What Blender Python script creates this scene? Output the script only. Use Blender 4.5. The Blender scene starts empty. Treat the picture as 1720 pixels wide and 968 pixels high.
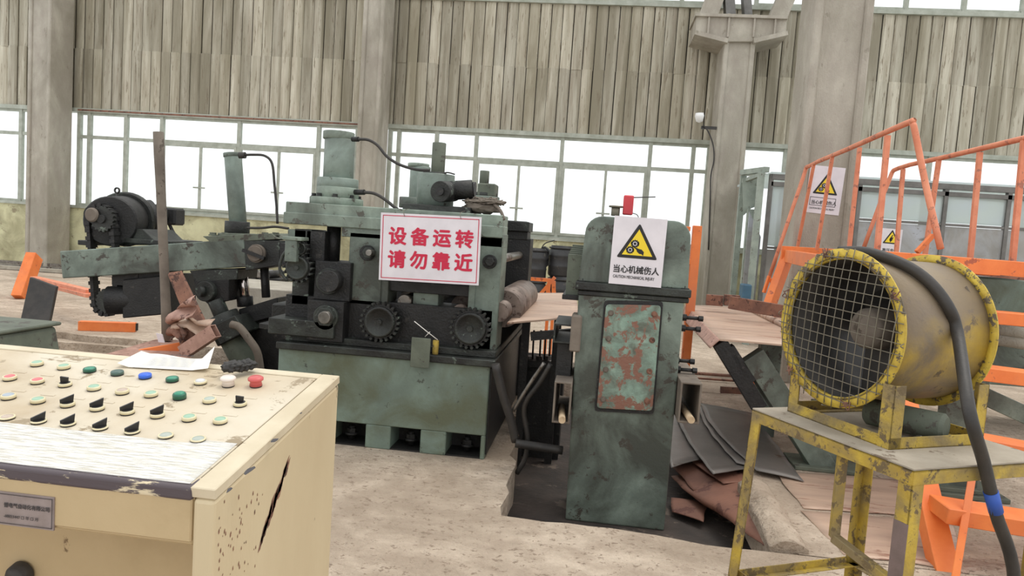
import bpy, bmesh, math, random
from mathutils import Vector, Matrix, noise
random.seed(7)
SC = bpy.context.scene
COL = SC.collection
# ---------------------------------------------------------------- camera
FPX, CAMH = 1200.0, 1.6
YAW, PITCH, ROLL = map(math.radians, (6.5, -4.35, 3.9))
fwd = Vector((-math.sin(YAW)*math.cos(PITCH), math.cos(YAW)*math.cos(PITCH), math.sin(PITCH)))
r0 = Vector((math.cos(YAW), math.sin(YAW), 0)); u0 = r0.cross(fwd)
rgt = r0*math.cos(ROLL) + u0*math.sin(ROLL); upv = -r0*math.sin(ROLL) + u0*math.cos(ROLL)
cd = bpy.data.cameras.new('camera'); cam = bpy.data.objects.new('camera', cd); COL.objects.link(cam)
cd.sensor_width = 36.0; cd.lens = 36.0*FPX/1720.0; cd.clip_end = 300; cd.clip_start = .05
EYE = Vector((0, 0, CAMH))
cam.matrix_world = Matrix.Translation(EYE) @ Matrix((rgt, upv, -fwd)).transposed().to_4x4()
SC.camera = cam
# ---------------------------------------------------------------- world, lights, exposure
w = bpy.data.worlds.new('world'); SC.world = w; w.use_nodes = True
wn = w.node_tree; bg = wn.nodes['Background']
bg.inputs['Color'].default_value = (0.97, 0.985, 1.0, 1); bg.inputs['Strength'].default_value = 1.35
sd = bpy.data.lights.new('sun', 'SUN'); sd.energy = 1.2; sd.angle = math.radians(25); sd.color = (1, .95, .86)
sun = bpy.data.objects.new('sun', sd); COL.objects.link(sun)
sun.rotation_euler = (math.radians(-12), math.radians(16), 0)
sun['kind'] = 'helper'
SC.view_settings.view_transform = 'Standard'; SC.view_settings.look = 'None'
SC.view_settings.exposure = 0.0; SC.view_settings.gamma = 1.0; SC.view_settings.use_curve_mapping = False

# ---------------------------------------------------------------- measuring: a photo point on a world plane
def P(x, y, X=None, Y=None, Z=None, n=None, p=None):
    d = fwd*FPX + rgt*(x-860) - upv*(y-484)
    if X is not None: t = X/d.x
    elif Y is not None: t = Y/d.y
    elif Z is not None: t = (Z-CAMH)/d.z
    else: t = (p-EYE).dot(n)/d.dot(n)
    return EYE + d*t
def span(x0, y0, x1, y1, Y, D):          # axis-aligned box whose front face spans the measured rectangle at depth Y
    xm, ym = (x0+x1)/2, (y0+y1)/2
    return (P(x0, ym, Y=Y).x, Y, P(xm, y1, Y=Y).z, P(x1, ym, Y=Y).x, Y+D, P(xm, y0, Y=Y).z)

# ---------------------------------------------------------------- materials
def lin(c):
    return tuple(((v/255+.055)/1.055)**2.4 if v/255 > .04045 else v/255/12.92 for v in c)
def mat(name, col, col2=None, rust=None, amt=.35, scale=6, rough=.6, metal=0, bump=.15, stretch=(1, 1, 1),
        grime=None, gamt=.4, gscale=1.5, rnd=0.0, fine=60, rscale=None):
    m = bpy.data.materials.new(name); m.use_nodes = True
    N, L = m.node_tree.nodes, m.node_tree.links
    b = N['Principled BSDF']; b.inputs['Roughness'].default_value = rough; b.inputs['Metallic'].default_value = metal
    tc = N.new('ShaderNodeTexCoord'); mp = N.new('ShaderNodeMapping'); mp.inputs['Scale'].default_value = stretch
    L.new(tc.outputs['Object'], mp.inputs['Vector'])
    def nz(s, det=6, dis=0.0, off=0, r=.6):
        n = N.new('ShaderNodeTexNoise'); n.inputs['Scale'].default_value = s; n.inputs['Detail'].default_value = det
        n.inputs['Distortion'].default_value = dis; n.inputs['Roughness'].default_value = r
        if off:
            a = N.new('ShaderNodeVectorMath'); a.inputs[1].default_value = (off, off*2, off*3)
            L.new(mp.outputs[0], a.inputs[0]); L.new(a.outputs[0], n.inputs['Vector'])
        else: L.new(mp.outputs[0], n.inputs['Vector'])
        return n.outputs['Fac']
    def ramp(f, a, c):
        r = N.new('ShaderNodeMapRange'); r.inputs[1].default_value = a; r.inputs[2].default_value = c
        L.new(f, r.inputs[0]); return r.outputs[0]
    def mix(f, a, c):
        x = N.new('ShaderNodeMix'); x.data_type = 'RGBA'
        if isinstance(f, float): x.inputs[0].default_value = f
        else: L.new(f, x.inputs[0])
        for k, v in ((6, a), (7, c)):
            if isinstance(v, tuple): x.inputs[k].default_value = (*lin(v), 1)
            else: L.new(v, x.inputs[k])
        return x.outputs[2]
    cur = mix(ramp(nz(scale, 8), .35, .65), col, col2 or tuple(int(v*.8) for v in col))
    if grime: cur = mix(ramp(nz(gscale, 8, .6, 3.1), .62-gamt*.5, .80-gamt*.4), cur, grime)
    if rust: cur = mix(ramp(nz(rscale or scale*1.7, 10, .3, 7.7, .7), .66-amt*.35, .69-amt*.35), cur, rust)
    if rnd:
        oi = N.new('ShaderNodeObjectInfo'); mr = N.new('ShaderNodeMapRange')
        mr.inputs[3].default_value = 1-rnd; mr.inputs[4].default_value = 1+rnd
        L.new(oi.outputs['Random'], mr.inputs[0])
        h = N.new('ShaderNodeHueSaturation'); L.new(mr.outputs[0], h.inputs['Value']); L.new(cur, h.inputs['Color']); cur = h.outputs[0]
    L.new(cur, b.inputs['Base Color'])
    if bump:
        bp = N.new('ShaderNodeBump'); bp.inputs['Strength'].default_value = min(1, bump*2); bp.inputs['Distance'].default_value = .01
        L.new(nz(fine, 5, 0, 1.3), bp.inputs['Height']); L.new(bp.outputs[0], b.inputs['Normal'])
    return m
def flat(name, c, rough=.5, metal=0, trans=0, alpha=1):
    m = bpy.data.materials.new(name); m.use_nodes = True; b = m.node_tree.nodes['Principled BSDF']
    b.inputs['Base Color'].default_value = (*lin(c), 1); b.inputs['Roughness'].default_value = rough
    b.inputs['Metallic'].default_value = metal; b.inputs['Transmission Weight'].default_value = trans
    b.inputs['Alpha'].default_value = alpha
    return m
M = dict(
 green=mat('aged_green_paint', (130,143,131), (102,114,104), (66,62,54), .22, 5, .5, .0, .12, grime=(66,70,62), gamt=.44, gscale=2),
 green_base=mat('base_green_paint', (124,142,130), (102,116,106), (72,78,70), .12, 3, .5, .0, .1, grime=(92,98,78), gamt=.4, gscale=2.2, rscale=9),
 green_pale=mat('pale_green_paint', (146,160,146), (120,132,120), (82,80,70), .22, 7, .55, .0, .1, grime=(86,92,82), gamt=.42),
 oily=mat('oily_green_metal', (64,69,63), (38,40,36), (98,108,98), .14, 6, .5, .1, .25, grime=(28,28,26), gamt=.5, gscale=3),
 black=mat('oil_black_metal', (38,37,36), (22,22,22), (60,57,53), .15, 8, .5, .1, .25),
 steel=mat('worn_steel', (150,145,138), (110,106,100), (84,70,60), .3, 9, .35, .8, .06),
 roll=mat('rusty_roll_steel', (138,122,112), (98,86,78), (76,60,52), .3, 6, .5, .3, .1),
 chrome=flat('chrome_rod', (190,180,175), .15, 1),
 cream=mat('cream_enamel_shaded', (188,166,128), (180,158,120), (112,90,62), .0, 4, .45, 0, .03, grime=(164,142,104), gamt=.2),  # front copy of the desk enamel, its shade put into the colour
 cream_chip=mat('chipped_cream_enamel', (216,202,172), (200,184,150), (78,68,72), .60, 6, .5, 0, .05, stretch=(.55,1,2.2), rscale=9),
 cream_side_lit=mat('scuffed_cream_enamel_lit', (204,188,154), (194,176,142), (90,76,60), .03, 3, .5, 0, .04, (1,1,.35), rscale=14),  # scuffed side copy of the same enamel, painted lighter as the lit face
 panel=mat('dusty_panel_face', (196,180,152), (178,160,132), (150,134,108), .2, 5, .6, 0, .05, grime=(208,198,178), gamt=.35),
 concrete=mat('dusty_concrete', (212,195,175), (178,160,141), (146,128,110), .24, 6, .9, 0, 1, stretch=(1,1.15,1), grime=(164,147,128), gamt=.4, gscale=1.0, fine=26, rscale=24),
 pitfloor=mat('oily_pit_floor', (74,64,58), (48,42,38), (100,88,78), .2, 3, .8, 0, .6, fine=20),
 column=mat('raw_column_concrete', (184,178,164), (160,152,140), (146,140,126), .12, 3.2, .9, 0, .6, (1,1,.5), grime=(150,144,130), gamt=.4, gscale=1.2),
 board=mat('weathered_board', (200,195,177), (168,159,141), (132,122,103), .22, 4, .85, 0, .3, (3,3,.25), grime=(142,135,115), gamt=.45, gscale=.8, rnd=.17),
 plaster=mat('stained_plaster', (220,218,178), (192,186,148), (150,140,112), .2, 1.4, .9, 0, .4, grime=(156,150,118), gamt=.35),
 frame=mat('window_frame_green', (176,180,168), (150,154,140), None, 0, 5, .6, 0, .05),
 orange=mat('orange_paint', (236,132,66), (222,114,52), (170,90,62), .14, 5, .5, 0, .05, grime=(212,122,80), gamt=.3),
 orange_red=mat('faded_orange_paint', (224,146,112), (206,122,88), (164,104,84), .22, 6, .55, 0, .05),
 yellow=mat('worn_yellow_paint', (196,168,62), (168,140,54), (106,90,62), .34, 9, .6, 0, .2, grime=(128,112,78), gamt=.45, gscale=5),
 yellow_lip=mat('chipped_yellow_paint', (214,186,72), (180,152,58), (98,86,68), .36, 14, .6, 0, .2),
 plate=mat('rusty_plate_light', (196,168,146), (172,146,128), (146,108,90), .25, 2.5, .5, .1, .06, (.5,3,1)),
 sheet=mat('grey_scrap_sheet', (128,122,116), (104,100,96), (92,72,62), .15, 2, .4, .35, .05, rnd=.12),
 redsheet=mat('red_rust_sheet', (142,98,80), (116,80,66), (96,60,50), .25, 3, .65, .1, .08, rnd=.1),
 rust=mat('rust_brown', (146,104,84), (110,78,66), (80,56,48), .3, 8, .75, .1, .25),
 rustplate=mat('peeling_cover_plate', (146,170,154), (120,144,130), (132,92,76), .42, 6, .6, 0, .2, rscale=7, grime=(92,98,86), gamt=.4, gscale=6),
 rubber=mat('black_rubber', (58,54,50), (42,40,38), None, 0, 8, .55, 0, .08),
 dust=mat('dusty_grey_steel', (128,118,106), (104,94,84), (84,74,64), .2, 5, .8, 0, .1),
 dustgreen=mat('dusty_green_paint', (102,108,94), (84,90,78), (72,68,60), .25, 6, .7, 0, .1),
 wood=mat('pale_wood', (214,190,156), (180,154,122), None, 0, 12, .7, 0, .1),
 grate=flat('wire_steel', (120,114,100), .5, .5),
 white=mat('sign_white', (226,220,224), (214,208,212), None, 0, 6, .45, 0, 0),
 paper=mat('paper', (240,236,228), (226,222,214), None, 0, 8, .8, 0, .05),
 red=flat('sign_red', (196,24,62), .5), ink=flat('sign_black', (24,22,22), .5), yel=flat('sign_yellow', (236,206,40), .5),
 grey_ink=flat('plate_ink', (58,54,56), .5), cyl=mat('grey_green_cylinder', (134,148,138), (112,124,114), (80,78,70), .16, 6, .45, .1, .1, grime=(84,90,82), gamt=.38),
 lampw=flat('white_lamp', (238,238,236), .4), redbox=mat('red_box', (206,62,70), (180,50,56), None, 0, 6, .5, 0, 0),
 plate_al=mat('etched_plate', (158,146,144), (142,130,126), None, 0, 20, .4, .4, 0),
 tape=flat('blue_tape', (44,84,170), .5), bluebox=mat('blue_plastic', (70,108,132), (60,92,112), None, 0, 5, .6),
 enclo=mat('milky_panel', (206,214,206), (184,196,196), None, 0, .8, .5, 0, .03, grime=(176,184,200), gamt=.3),
 enclog=mat('grey_panel', (158,156,150), (132,132,128), (118,112,104), .15, 1.2, .5, .1, .05, grime=(170,174,180), gamt=.35),
 enclof=mat('grey_metal_frame', (118,116,112), (98,96,92), None, 0, 5, .5, .3, .05),
 paleframe=mat('pale_green_frame', (160,170,158), (136,146,136), (110,110,100), .2, 5, .6, 0, .05),
 drum=mat('black_drum', (54,54,54), (40,40,42), (80,76,70), .15, 5, .5, 0, .1),
 pinkrust=mat('pink_rust_steel', (188,150,134), (156,120,106), (112,80,70), .25, 8, .6, .1, .1),
)
gl = bpy.data.materials.new('window_glass'); gl.use_nodes = True
_n, _l = gl.node_tree.nodes, gl.node_tree.links; _n.clear()
_o = _n.new('ShaderNodeOutputMaterial'); _m = _n.new('ShaderNodeMixShader'); _t = _n.new('ShaderNodeBsdfTransparent'); _g = _n.new('ShaderNodeBsdfGlossy')
_g.inputs['Roughness'].default_value = .1; _m.inputs[0].default_value = .05; _t.inputs[0].default_value = (.97, .985, .98, 1)
_l.new(_t.outputs[0], _m.inputs[1]); _l.new(_g.outputs[0], _m.inputs[2]); _l.new(_m.outputs[0], _o.inputs[0]); M['glass'] = gl
fl = gl.copy(); fl.name = 'clear_film'; fl.node_tree.nodes['Mix Shader'].inputs[0].default_value = .2
_k = fl.node_tree.nodes; _nz = _k.new('ShaderNodeTexNoise'); _nz.inputs['Scale'].default_value = 26; _nz.inputs['Detail'].default_value = 8
_d = _k.new('ShaderNodeBsdfDiffuse'); _d.inputs[0].default_value = (.86, .84, .8, 1); _r = _k.new('ShaderNodeMapRange'); _r.inputs[1].default_value = .4; _r.inputs[2].default_value = .68; _r.inputs[3].default_value = .25; _r.inputs[4].default_value = .95
fl.node_tree.links.new(_nz.outputs[0], _r.inputs[0]); fl.node_tree.links.new(_r.outputs[0], _k['Mix Shader'].inputs[0]); fl.node_tree.links.new(_d.outputs[0], _k['Mix Shader'].inputs[2]); M['film'] = fl

M['gapdark'] = mat('dark_gap', (44,38,30), (34,30,24), None, 0, 5, .9, 0, 0)
en = bpy.data.materials.new('milky_sheet'); en.use_nodes = True
_k, _q = en.node_tree.nodes, en.node_tree.links; _k.clear(); _o = _k.new('ShaderNodeOutputMaterial'); _m1 = _k.new('ShaderNodeMixShader'); _m2 = _k.new('ShaderNodeMixShader')
_t = _k.new('ShaderNodeBsdfTransparent'); _tr = _k.new('ShaderNodeBsdfTranslucent'); _d = _k.new('ShaderNodeBsdfDiffuse'); _nz = _k.new('ShaderNodeTexNoise'); _nz.inputs['Scale'].default_value = .9
_mx = _k.new('ShaderNodeMix'); _mx.data_type = 'RGBA'; _mx.inputs[6].default_value = (.80,.86,.74,1); _mx.inputs[7].default_value = (.72,.76,.86,1)
_q.new(_nz.outputs[0], _mx.inputs[0]); _q.new(_mx.outputs[2], _tr.inputs[0]); _q.new(_mx.outputs[2], _d.inputs[0]); _q.new(_mx.outputs[2], _t.inputs[0])
_m1.inputs[0].default_value = .5; _m2.inputs[0].default_value = .35; _q.new(_tr.outputs[0], _m1.inputs[1]); _q.new(_d.outputs[0], _m1.inputs[2]); _q.new(_m1.outputs[0], _m2.inputs[1]); _q.new(_t.outputs[0], _m2.inputs[2]); _q.new(_m2.outputs[0], _o.inputs[0]); M['enclo'] = en
# ---------------------------------------------------------------- building helpers
def frame_of(d):
    d = d.normalized(); a = Vector((0, 0, 1)) if abs(d.z) < .9 else Vector((1, 0, 0))
    u = d.cross(a).normalized(); return u, d.cross(u)
class G:
    def __init__(s): s.b = bmesh.new()
    def hull(s, pts, faces, smooth=False):
        v = [s.b.verts.new(p) for p in pts]
        for f in faces:
            try: q = s.b.faces.new([v[i] for i in f]); q.smooth = smooth
            except ValueError: pass
        return s
    def box(s, x0, y0, z0, x1, y1, z1):
        c = [(x, y, z) for z in (z0, z1) for y in (y0, y1) for x in (x0, x1)]
        return s.hull(c, [(0,2,3,1), (4,5,7,6), (0,1,5,4), (2,6,7,3), (0,4,6,2), (1,3,7,5)])
    def span(s, *a): return s.box(*span(*a))
    def beam(s, a, b, w, h, up=Vector((0,0,1))):        # rectangular bar from a to b, w sideways, h along up
        a, b = Vector(a), Vector(b); d = (b-a).normalized(); up = Vector(up)
        if abs(d.dot(up)) > .98: up = Vector((0, 1, 0))
        sd_ = d.cross(up).normalized(); u = sd_.cross(d)
        c = []
        for p in (a, b):
            for i, j in ((-1,-1), (1,-1), (1,1), (-1,1)): c.append(p + sd_*w/2*i + u*h/2*j)
        return s.hull(c, [(3,2,1,0), (4,5,6,7), (0,1,5,4), (1,2,6,5), (2,3,7,6), (3,0,4,7)])
    def tube_box(s, a, b, w, h, t, up=(0,0,1)):          # open ended rectangular tube
        a, b = Vector(a), Vector(b); d = (b-a).normalized(); up = Vector(up)
        if abs(d.dot(up)) > .98: up = Vector((0, 1, 0))
        x = d.cross(up).normalized(); u = x.cross(d)
        c = []
        for p in (a, b):
            for k in (0, t):
                for i, j in ((-1,-1), (1,-1), (1,1), (-1,1)): c.append(p + x*(w/2-k)*i + u*(h/2-k)*j)
        F = []
        for i in range(4):
            j = (i+1) % 4
            F += [(i, j, 8+j, 8+i), (4+j, 4+i, 12+i, 12+j), (j, i, 4+i, 4+j), (8+i, 8+j, 12+j, 12+i)]
        return s.hull(c, F)
    def cyl(s, a, b, r, r2=None, n=24, caps=True, smooth=True):
        a, b = Vector(a), Vector(b); r2 = r if r2 is None else r2; u, v = frame_of(b-a)
        R_ = [[s.b.verts.new(p + (u*math.cos(t*2*math.pi/n)+v*math.sin(t*2*math.pi/n))*q) for t in range(n)] for p, q in ((a, r), (b, r2))]
        for i in range(n):
            f = s.b.faces.new((R_[0][i], R_[0][(i+1) % n], R_[1][(i+1) % n], R_[1][i])); f.smooth = smooth
        if caps: s.b.faces.new(R_[0][::-1]); s.b.faces.new(R_[1])
        return s
    def lathe(s, a, d, prof, n=32, close=False):         # prof: list of (distance along d, radius)
        a = Vector(a); d = Vector(d).normalized(); u, v = frame_of(d); R_ = []
        for h, r in prof: R_.append([s.b.verts.new(a + d*h + (u*math.cos(t*2*math.pi/n)+v*math.sin(t*2*math.pi/n))*max(r, 1e-4)) for t in range(n)])
        if close: R_.append(R_[0])
        for p, q in zip(R_, R_[1:]):
            for i in range(n):
                f = s.b.faces.new((p[i], p[(i+1) % n], q[(i+1) % n], q[i])); f.smooth = True
        return s
    def tube(s, pts, r, n=10, sub=5):
        pts = [Vector(p) for p in pts]
        if len(pts) > 2 and sub > 1:                     # Catmull-Rom
            q = [pts[0]*2-pts[1]] + pts + [pts[-1]*2-pts[-2]]; o = []
            for i in range(1, len(q)-2):
                for k in range(sub):
                    t = k/sub; p0, p1, p2, p3 = q[i-1:i+3]
                    o.append(.5*((2*p1)+(p2-p0)*t+(2*p0-5*p1+4*p2-p3)*t*t+(3*p1-p0-3*p2+p3)*t**3))
            pts = o + [pts[-1]]
        R_ = []; u = None
        for i, p in enumerate(pts):
            d = (pts[min(i+1, len(pts)-1)]-pts[max(i-1, 0)]).normalized()
            if u is None: u, v = frame_of(d)
            else: u = (u - d*u.dot(d)).normalized(); v = d.cross(u)
            R_.append([s.b.verts.new(p + (u*math.cos(t*2*math.pi/n)+v*math.sin(t*2*math.pi/n))*r) for t in range(n)])
        for p, q in zip(R_, R_[1:]):
            for i in range(n):
                f = s.b.faces.new((p[i], p[(i+1) % n], q[(i+1) % n], q[i])); f.smooth = True
        s.b.faces.new(R_[0][::-1]); s.b.faces.new(R_[-1]); return s
    def prism(s, poly, d):                               # poly of 3-d points pushed along vector d
        poly = [Vector(p) for p in poly]; d = Vector(d); n = len(poly)
        v = [s.b.verts.new(p) for p in poly] + [s.b.verts.new(p+d) for p in poly]
        s.b.faces.new(v[:n]); s.b.faces.new(v[n:][::-1])
        for i in range(n): s.b.faces.new((v[i], v[n+i], v[n+(i+1) % n], v[(i+1) % n]))
        return s
    def sheet(s, fn, nu, nv, t=.003):                    # curved plate: fn(u, v) -> point
        top = [[Vector(fn(i/nu, j/nv)) for j in range(nv+1)] for i in range(nu+1)]
        A = [[s.b.verts.new(p) for p in r] for r in top]; Bv = [[s.b.verts.new(p-Vector((0,0,t))) for p in r] for r in top]
        for i in range(nu):
            for j in range(nv):
                f = s.b.faces.new((A[i][j], A[i+1][j], A[i+1][j+1], A[i][j+1])); f.smooth = True
                f = s.b.faces.new((Bv[i][j+1], Bv[i+1][j+1], Bv[i+1][j], Bv[i][j])); f.smooth = True
        for i in range(nu):
            for j in (0, nv): s.b.faces.new((A[i][j], A[i+1][j], Bv[i+1][j], Bv[i][j]))
        for j in range(nv):
            for i in (0, nu): s.b.faces.new((A[i][j], A[i][j+1], Bv[i][j+1], Bv[i][j]))
        return s
    def gear(s, c, d, r, h, teeth, tooth):
        c = Vector(c); d = Vector(d).normalized(); u, v = frame_of(d); n = teeth*4; poly = []
        for i in range(n):
            q = r if i % 4 < 2 else r-tooth; t = i*2*math.pi/n; poly.append(c + (u*math.cos(t)+v*math.sin(t))*q)
        return s.prism(poly, d*h)
    def blob(s, c, rx, ry, rz, nz=.2, fr=3, seg=24):
        r = bmesh.ops.create_uvsphere(s.b, u_segments=seg, v_segments=seg//2, radius=1)
        for q in r['verts']:
            k = 1+nz*noise.noise(Vector(q.co)*fr+Vector(c)*9); q.co = Vector((q.co.x*rx*k, q.co.y*ry*k, q.co.z*rz*k))+Vector(c)
        for f in {f for q in r['verts'] for f in q.link_faces}: f.smooth = True
        return s
    def obj(s, name, m, parent=None, label=None, cat=None, group=None, kind=None, bevel=0.0, seg=1):
        bmesh.ops.recalc_face_normals(s.b, faces=s.b.faces)
        me = bpy.data.meshes.new(name); s.b.to_mesh(me); s.b.free()
        me.materials.append(M[m] if isinstance(m, str) else m)
        return link(name, me, parent, label, cat, group, kind, bevel, seg)
def tag(o, label=None, cat=None, group=None, kind=None):
    for k, v in (('label', label), ('category', cat), ('group', group), ('kind', kind)):
        if v: o[k] = v
    return o
def link(name, me, parent=None, label=None, cat=None, group=None, kind=None, bevel=0.0, seg=1):
    # the mesh is written in world coordinates; move its origin to its middle
    lo = Vector([min(v.co[i] for v in me.vertices) for i in range(3)]); hi = Vector([max(v.co[i] for v in me.vertices) for i in range(3)])
    o = bpy.data.objects.new(name, me); COL.objects.link(o)
    if parent:
        o.parent = parent; o.matrix_parent_inverse = WM(parent).inverted()
    if bevel:
        b = o.modifiers.new('bevel', 'BEVEL'); b.width = bevel; b.segments = seg; b.limit_method = 'ANGLE'; b.angle_limit = math.radians(40)
    return tag(o, label, cat, group, kind)
def WM(o):
    m = Matrix.LocRotScale(o.location, o.rotation_euler, o.scale)
    if o.parent: m = WM(o.parent) @ o.matrix_parent_inverse @ m
    return m
def thing(name, label, cat, loc, group=None, kind=None):
    o = bpy.data.objects.new(name, None); COL.objects.link(o); o.location = loc; o.empty_display_size = .1
    return tag(o, label, cat, group, kind)
def dup(o, mtx, label=None, name=None):                  # copy of a thing and its parts, moved by a world matrix
    def rec(q, par):
        c = q.copy(); COL.objects.link(c); c.parent = par
        for ch in [x for x in bpy.data.objects if x.parent == q]: rec(ch, c)
        return c
    c = rec(o, None); c.matrix_world = mtx @ WM(o)
    if label: c['label'] = label
    return c
CJK = None
def text(name, s, origin, ux, uy, size, m, parent, bold=0.0, thick=.0012, sx=1.0, align='LEFT'):
    c = bpy.data.curves.new(name, 'FONT'); c.body = s; c.size = size; c.align_x = align; c.resolution_u = 2
    t = bpy.data.objects.new('t', c); COL.objects.link(t); dg = bpy.context.evaluated_depsgraph_get()
    me = bpy.data.meshes.new_from_object(t.evaluated_get(dg)); bpy.data.objects.remove(t); bpy.data.curves.remove(c)
    ux, uy = Vector(ux).normalized(), Vector(uy).normalized(); nrm = ux.cross(uy)
    for v in me.vertices: v.co = Vector(origin)+ux*v.co.x*sx+uy*v.co.y+nrm*.001
    bm = bmesh.new(); bm.from_mesh(me); 
    r = bmesh.ops.extrude_face_region(bm, geom=bm.faces[:]); bmesh.ops.translate(bm, verts=[q for q in r['geom'] if isinstance(q, bmesh.types.BMVert)], vec=nrm*thick)
    if bold:
        geo = bm.verts[:]+bm.edges[:]+bm.faces[:]
        for i in range(1, 5):
            d = bmesh.ops.duplicate(bm, geom=geo)['geom']; an = i*math.pi/2+.4
            bmesh.ops.translate(bm, verts=[q for q in d if isinstance(q, bmesh.types.BMVert)], vec=(ux*math.cos(an)+uy*math.sin(an))*bold+nrm*.00003*i)
    bm.to_mesh(me); bm.free(); me.materials.clear(); me.materials.append(M[m]); me.name = name
    return link(name, me, parent)
def bolt(g, c, d, r, h=None):
    h = h or r*1.1; c, d = Vector(c), Vector(d).normalized(); g.cyl(c, c+d*h, r, n=6, smooth=False); g.cyl(c, c+d*h*.35, r*1.35, n=12)
M['fandark'] = mat('fan_dark_metal', (62,58,54), (44,42,40), None, 0, 8, .6, .2, .1)
M['fan_shell'] = mat('dusty_yellow_shell', (190,160,58), (168,138,52), (92,78,58), .2, 7, .55, 0, .12, grime=(120,106,86), gamt=.45, gscale=3)
M['rim'] = mat('lit_cream_enamel', (214,202,176), (196,182,154), (150,134,110), .1, 5, .5, 0, .04)  # desk enamel once more, made paler for light falling on the top rim
def settled_dust(m, col, z0, z1):            # dust lying on the upper side of a drum
    N, L = m.node_tree.nodes, m.node_tree.links; b = N['Principled BSDF']; src = b.inputs['Base Color'].links[0].from_socket
    tc = N.new('ShaderNodeTexCoord'); sp = N.new('ShaderNodeSeparateXYZ'); L.new(tc.outputs['Object'], sp.inputs[0])
    nz = N.new('ShaderNodeTexNoise'); nz.inputs['Scale'].default_value = 9; nz.inputs['Detail'].default_value = 7; L.new(tc.outputs['Object'], nz.inputs[0])
    ad = N.new('ShaderNodeMath'); ad.operation = 'MULTIPLY_ADD'; ad.inputs[1].default_value = .22; L.new(nz.outputs[0], ad.inputs[0]); L.new(sp.outputs[2], ad.inputs[2])
    mr = N.new('ShaderNodeMapRange'); mr.inputs[1].default_value = z0+.11; mr.inputs[2].default_value = z1+.11; mr.inputs[4].default_value = .9; L.new(ad.outputs[0], mr.inputs[0])
    mx = N.new('ShaderNodeMix'); mx.data_type = 'RGBA'; L.new(mr.outputs[0], mx.inputs[0]); L.new(src, mx.inputs[6]); mx.inputs[7].default_value = (*lin(col), 1); L.new(mx.outputs[2], b.inputs['Base Color'])
settled_dust(M['fan_shell'], (126,112,96), 1.30, 1.42)
for _n2 in M['concrete'].node_tree.nodes:
    if _n2.type == 'BUMP': _n2.inputs['Distance'].default_value = .035
M['standtop'] = mat('dusty_stand_top', (176,166,150), (150,140,124), (120,106,90), .2, 4, .85, 0, .15)
M['primer'] = mat('grey_primer', (122,104,100), (104,90,84), (150,130,60), .1, 9, .7, 0, .1)
# ================================================================ SETTING
from mathutils.geometry import tessellate_polygon
def slab(name, poly, z0, z1, m, jag=.0, step=.12, **k):
    pts = []
    for i, a in enumerate(poly):
        b = poly[(i+1) % len(poly)]; a3, b3 = Vector((a[0], a[1], z1)), Vector((b[0], b[1], z1)); L_ = (b3-a3).length
        n = max(1, int(L_/step)) if (jag and len(a) > 2) else 1
        nr = Vector((-(b3-a3).y, (b3-a3).x, 0)).normalized()
        for q in range(n):
            p = a3.lerp(b3, q/n)
            if jag and q: p += nr*(noise.noise(p*2.2)*jag*2.2+noise.noise(p*9)*jag)
            pts.append(p)
    g = G(); n = len(pts); v = [g.b.verts.new(p) for p in pts]+[g.b.verts.new(p+Vector((0,0,z0-z1))) for p in pts]
    for t in tessellate_polygon([pts]): g.b.faces.new([v[i] for i in t]); g.b.faces.new([v[n+i] for i in t[::-1]])
    for i in range(n): g.b.faces.new((v[i], v[n+i], v[n+(i+1) % n], v[(i+1) % n]))
    return g.obj(name, m, **k)
floor = slab('floor', [(-16,-3),(16,-3),(16,3.88),(.95,3.85,1),(-.42,3.93,1),(-.5,5.3),(-.5,7.6),(-1.9,7.6),(-1.9,5.25),(-16,5.25)], -.5, 0, 'concrete', .03, kind='structure')
slab('floor_back', [(-16,8.6,1),(-5.0,8.0),(16,8.0),(16,17.3),(-16,17.3)], -.5, 0, 'concrete', .05, kind='structure')
slab('floor_right', [(1.2,3.87),(16,3.87),(16,7.98),(1.2,7.98)], -.5, -.002, 'concrete', .0, kind='structure')
slab('floor_pit', [(-16,3.5),(1.5,3.5),(1.5,8.6),(-16,8.6)], -.5, -.27, 'pitfloor', kind='structure')
# broken concrete steps on the far side of the pit
for (a, b, z0, z1) in (((-8.6, 7.95), (-4.9, 8.45), -.27, -.08), ((-9.2, 7.55), (-4.6, 7.9), -.27, -.17)):
    slab('trim_1' if z1 > -.1 else 'trim_2', [(a[0],a[1],1),(b[0],a[1]-.1,1),(b[0],b[1]+.1),(a[0],b[1]+.1)], z0, z1, 'concrete', .06, kind='structure')
# raised kerb right of the pit
g = G()
def kerb(u, v):
    x = 1.05+u*.2+v*.03; y = 3.88+v*1.05; h = .10*math.sin(math.pi*min(1, max(0, .14+u*.72)))*(1.0-.4*abs(v-.5))
    return (x, y, h-.02+.02*noise.noise(Vector((x*7, y*7, 0))))
g.sheet(kerb, 14, 22, .22); g.obj('trim_3', 'concrete', kind='structure')
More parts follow.
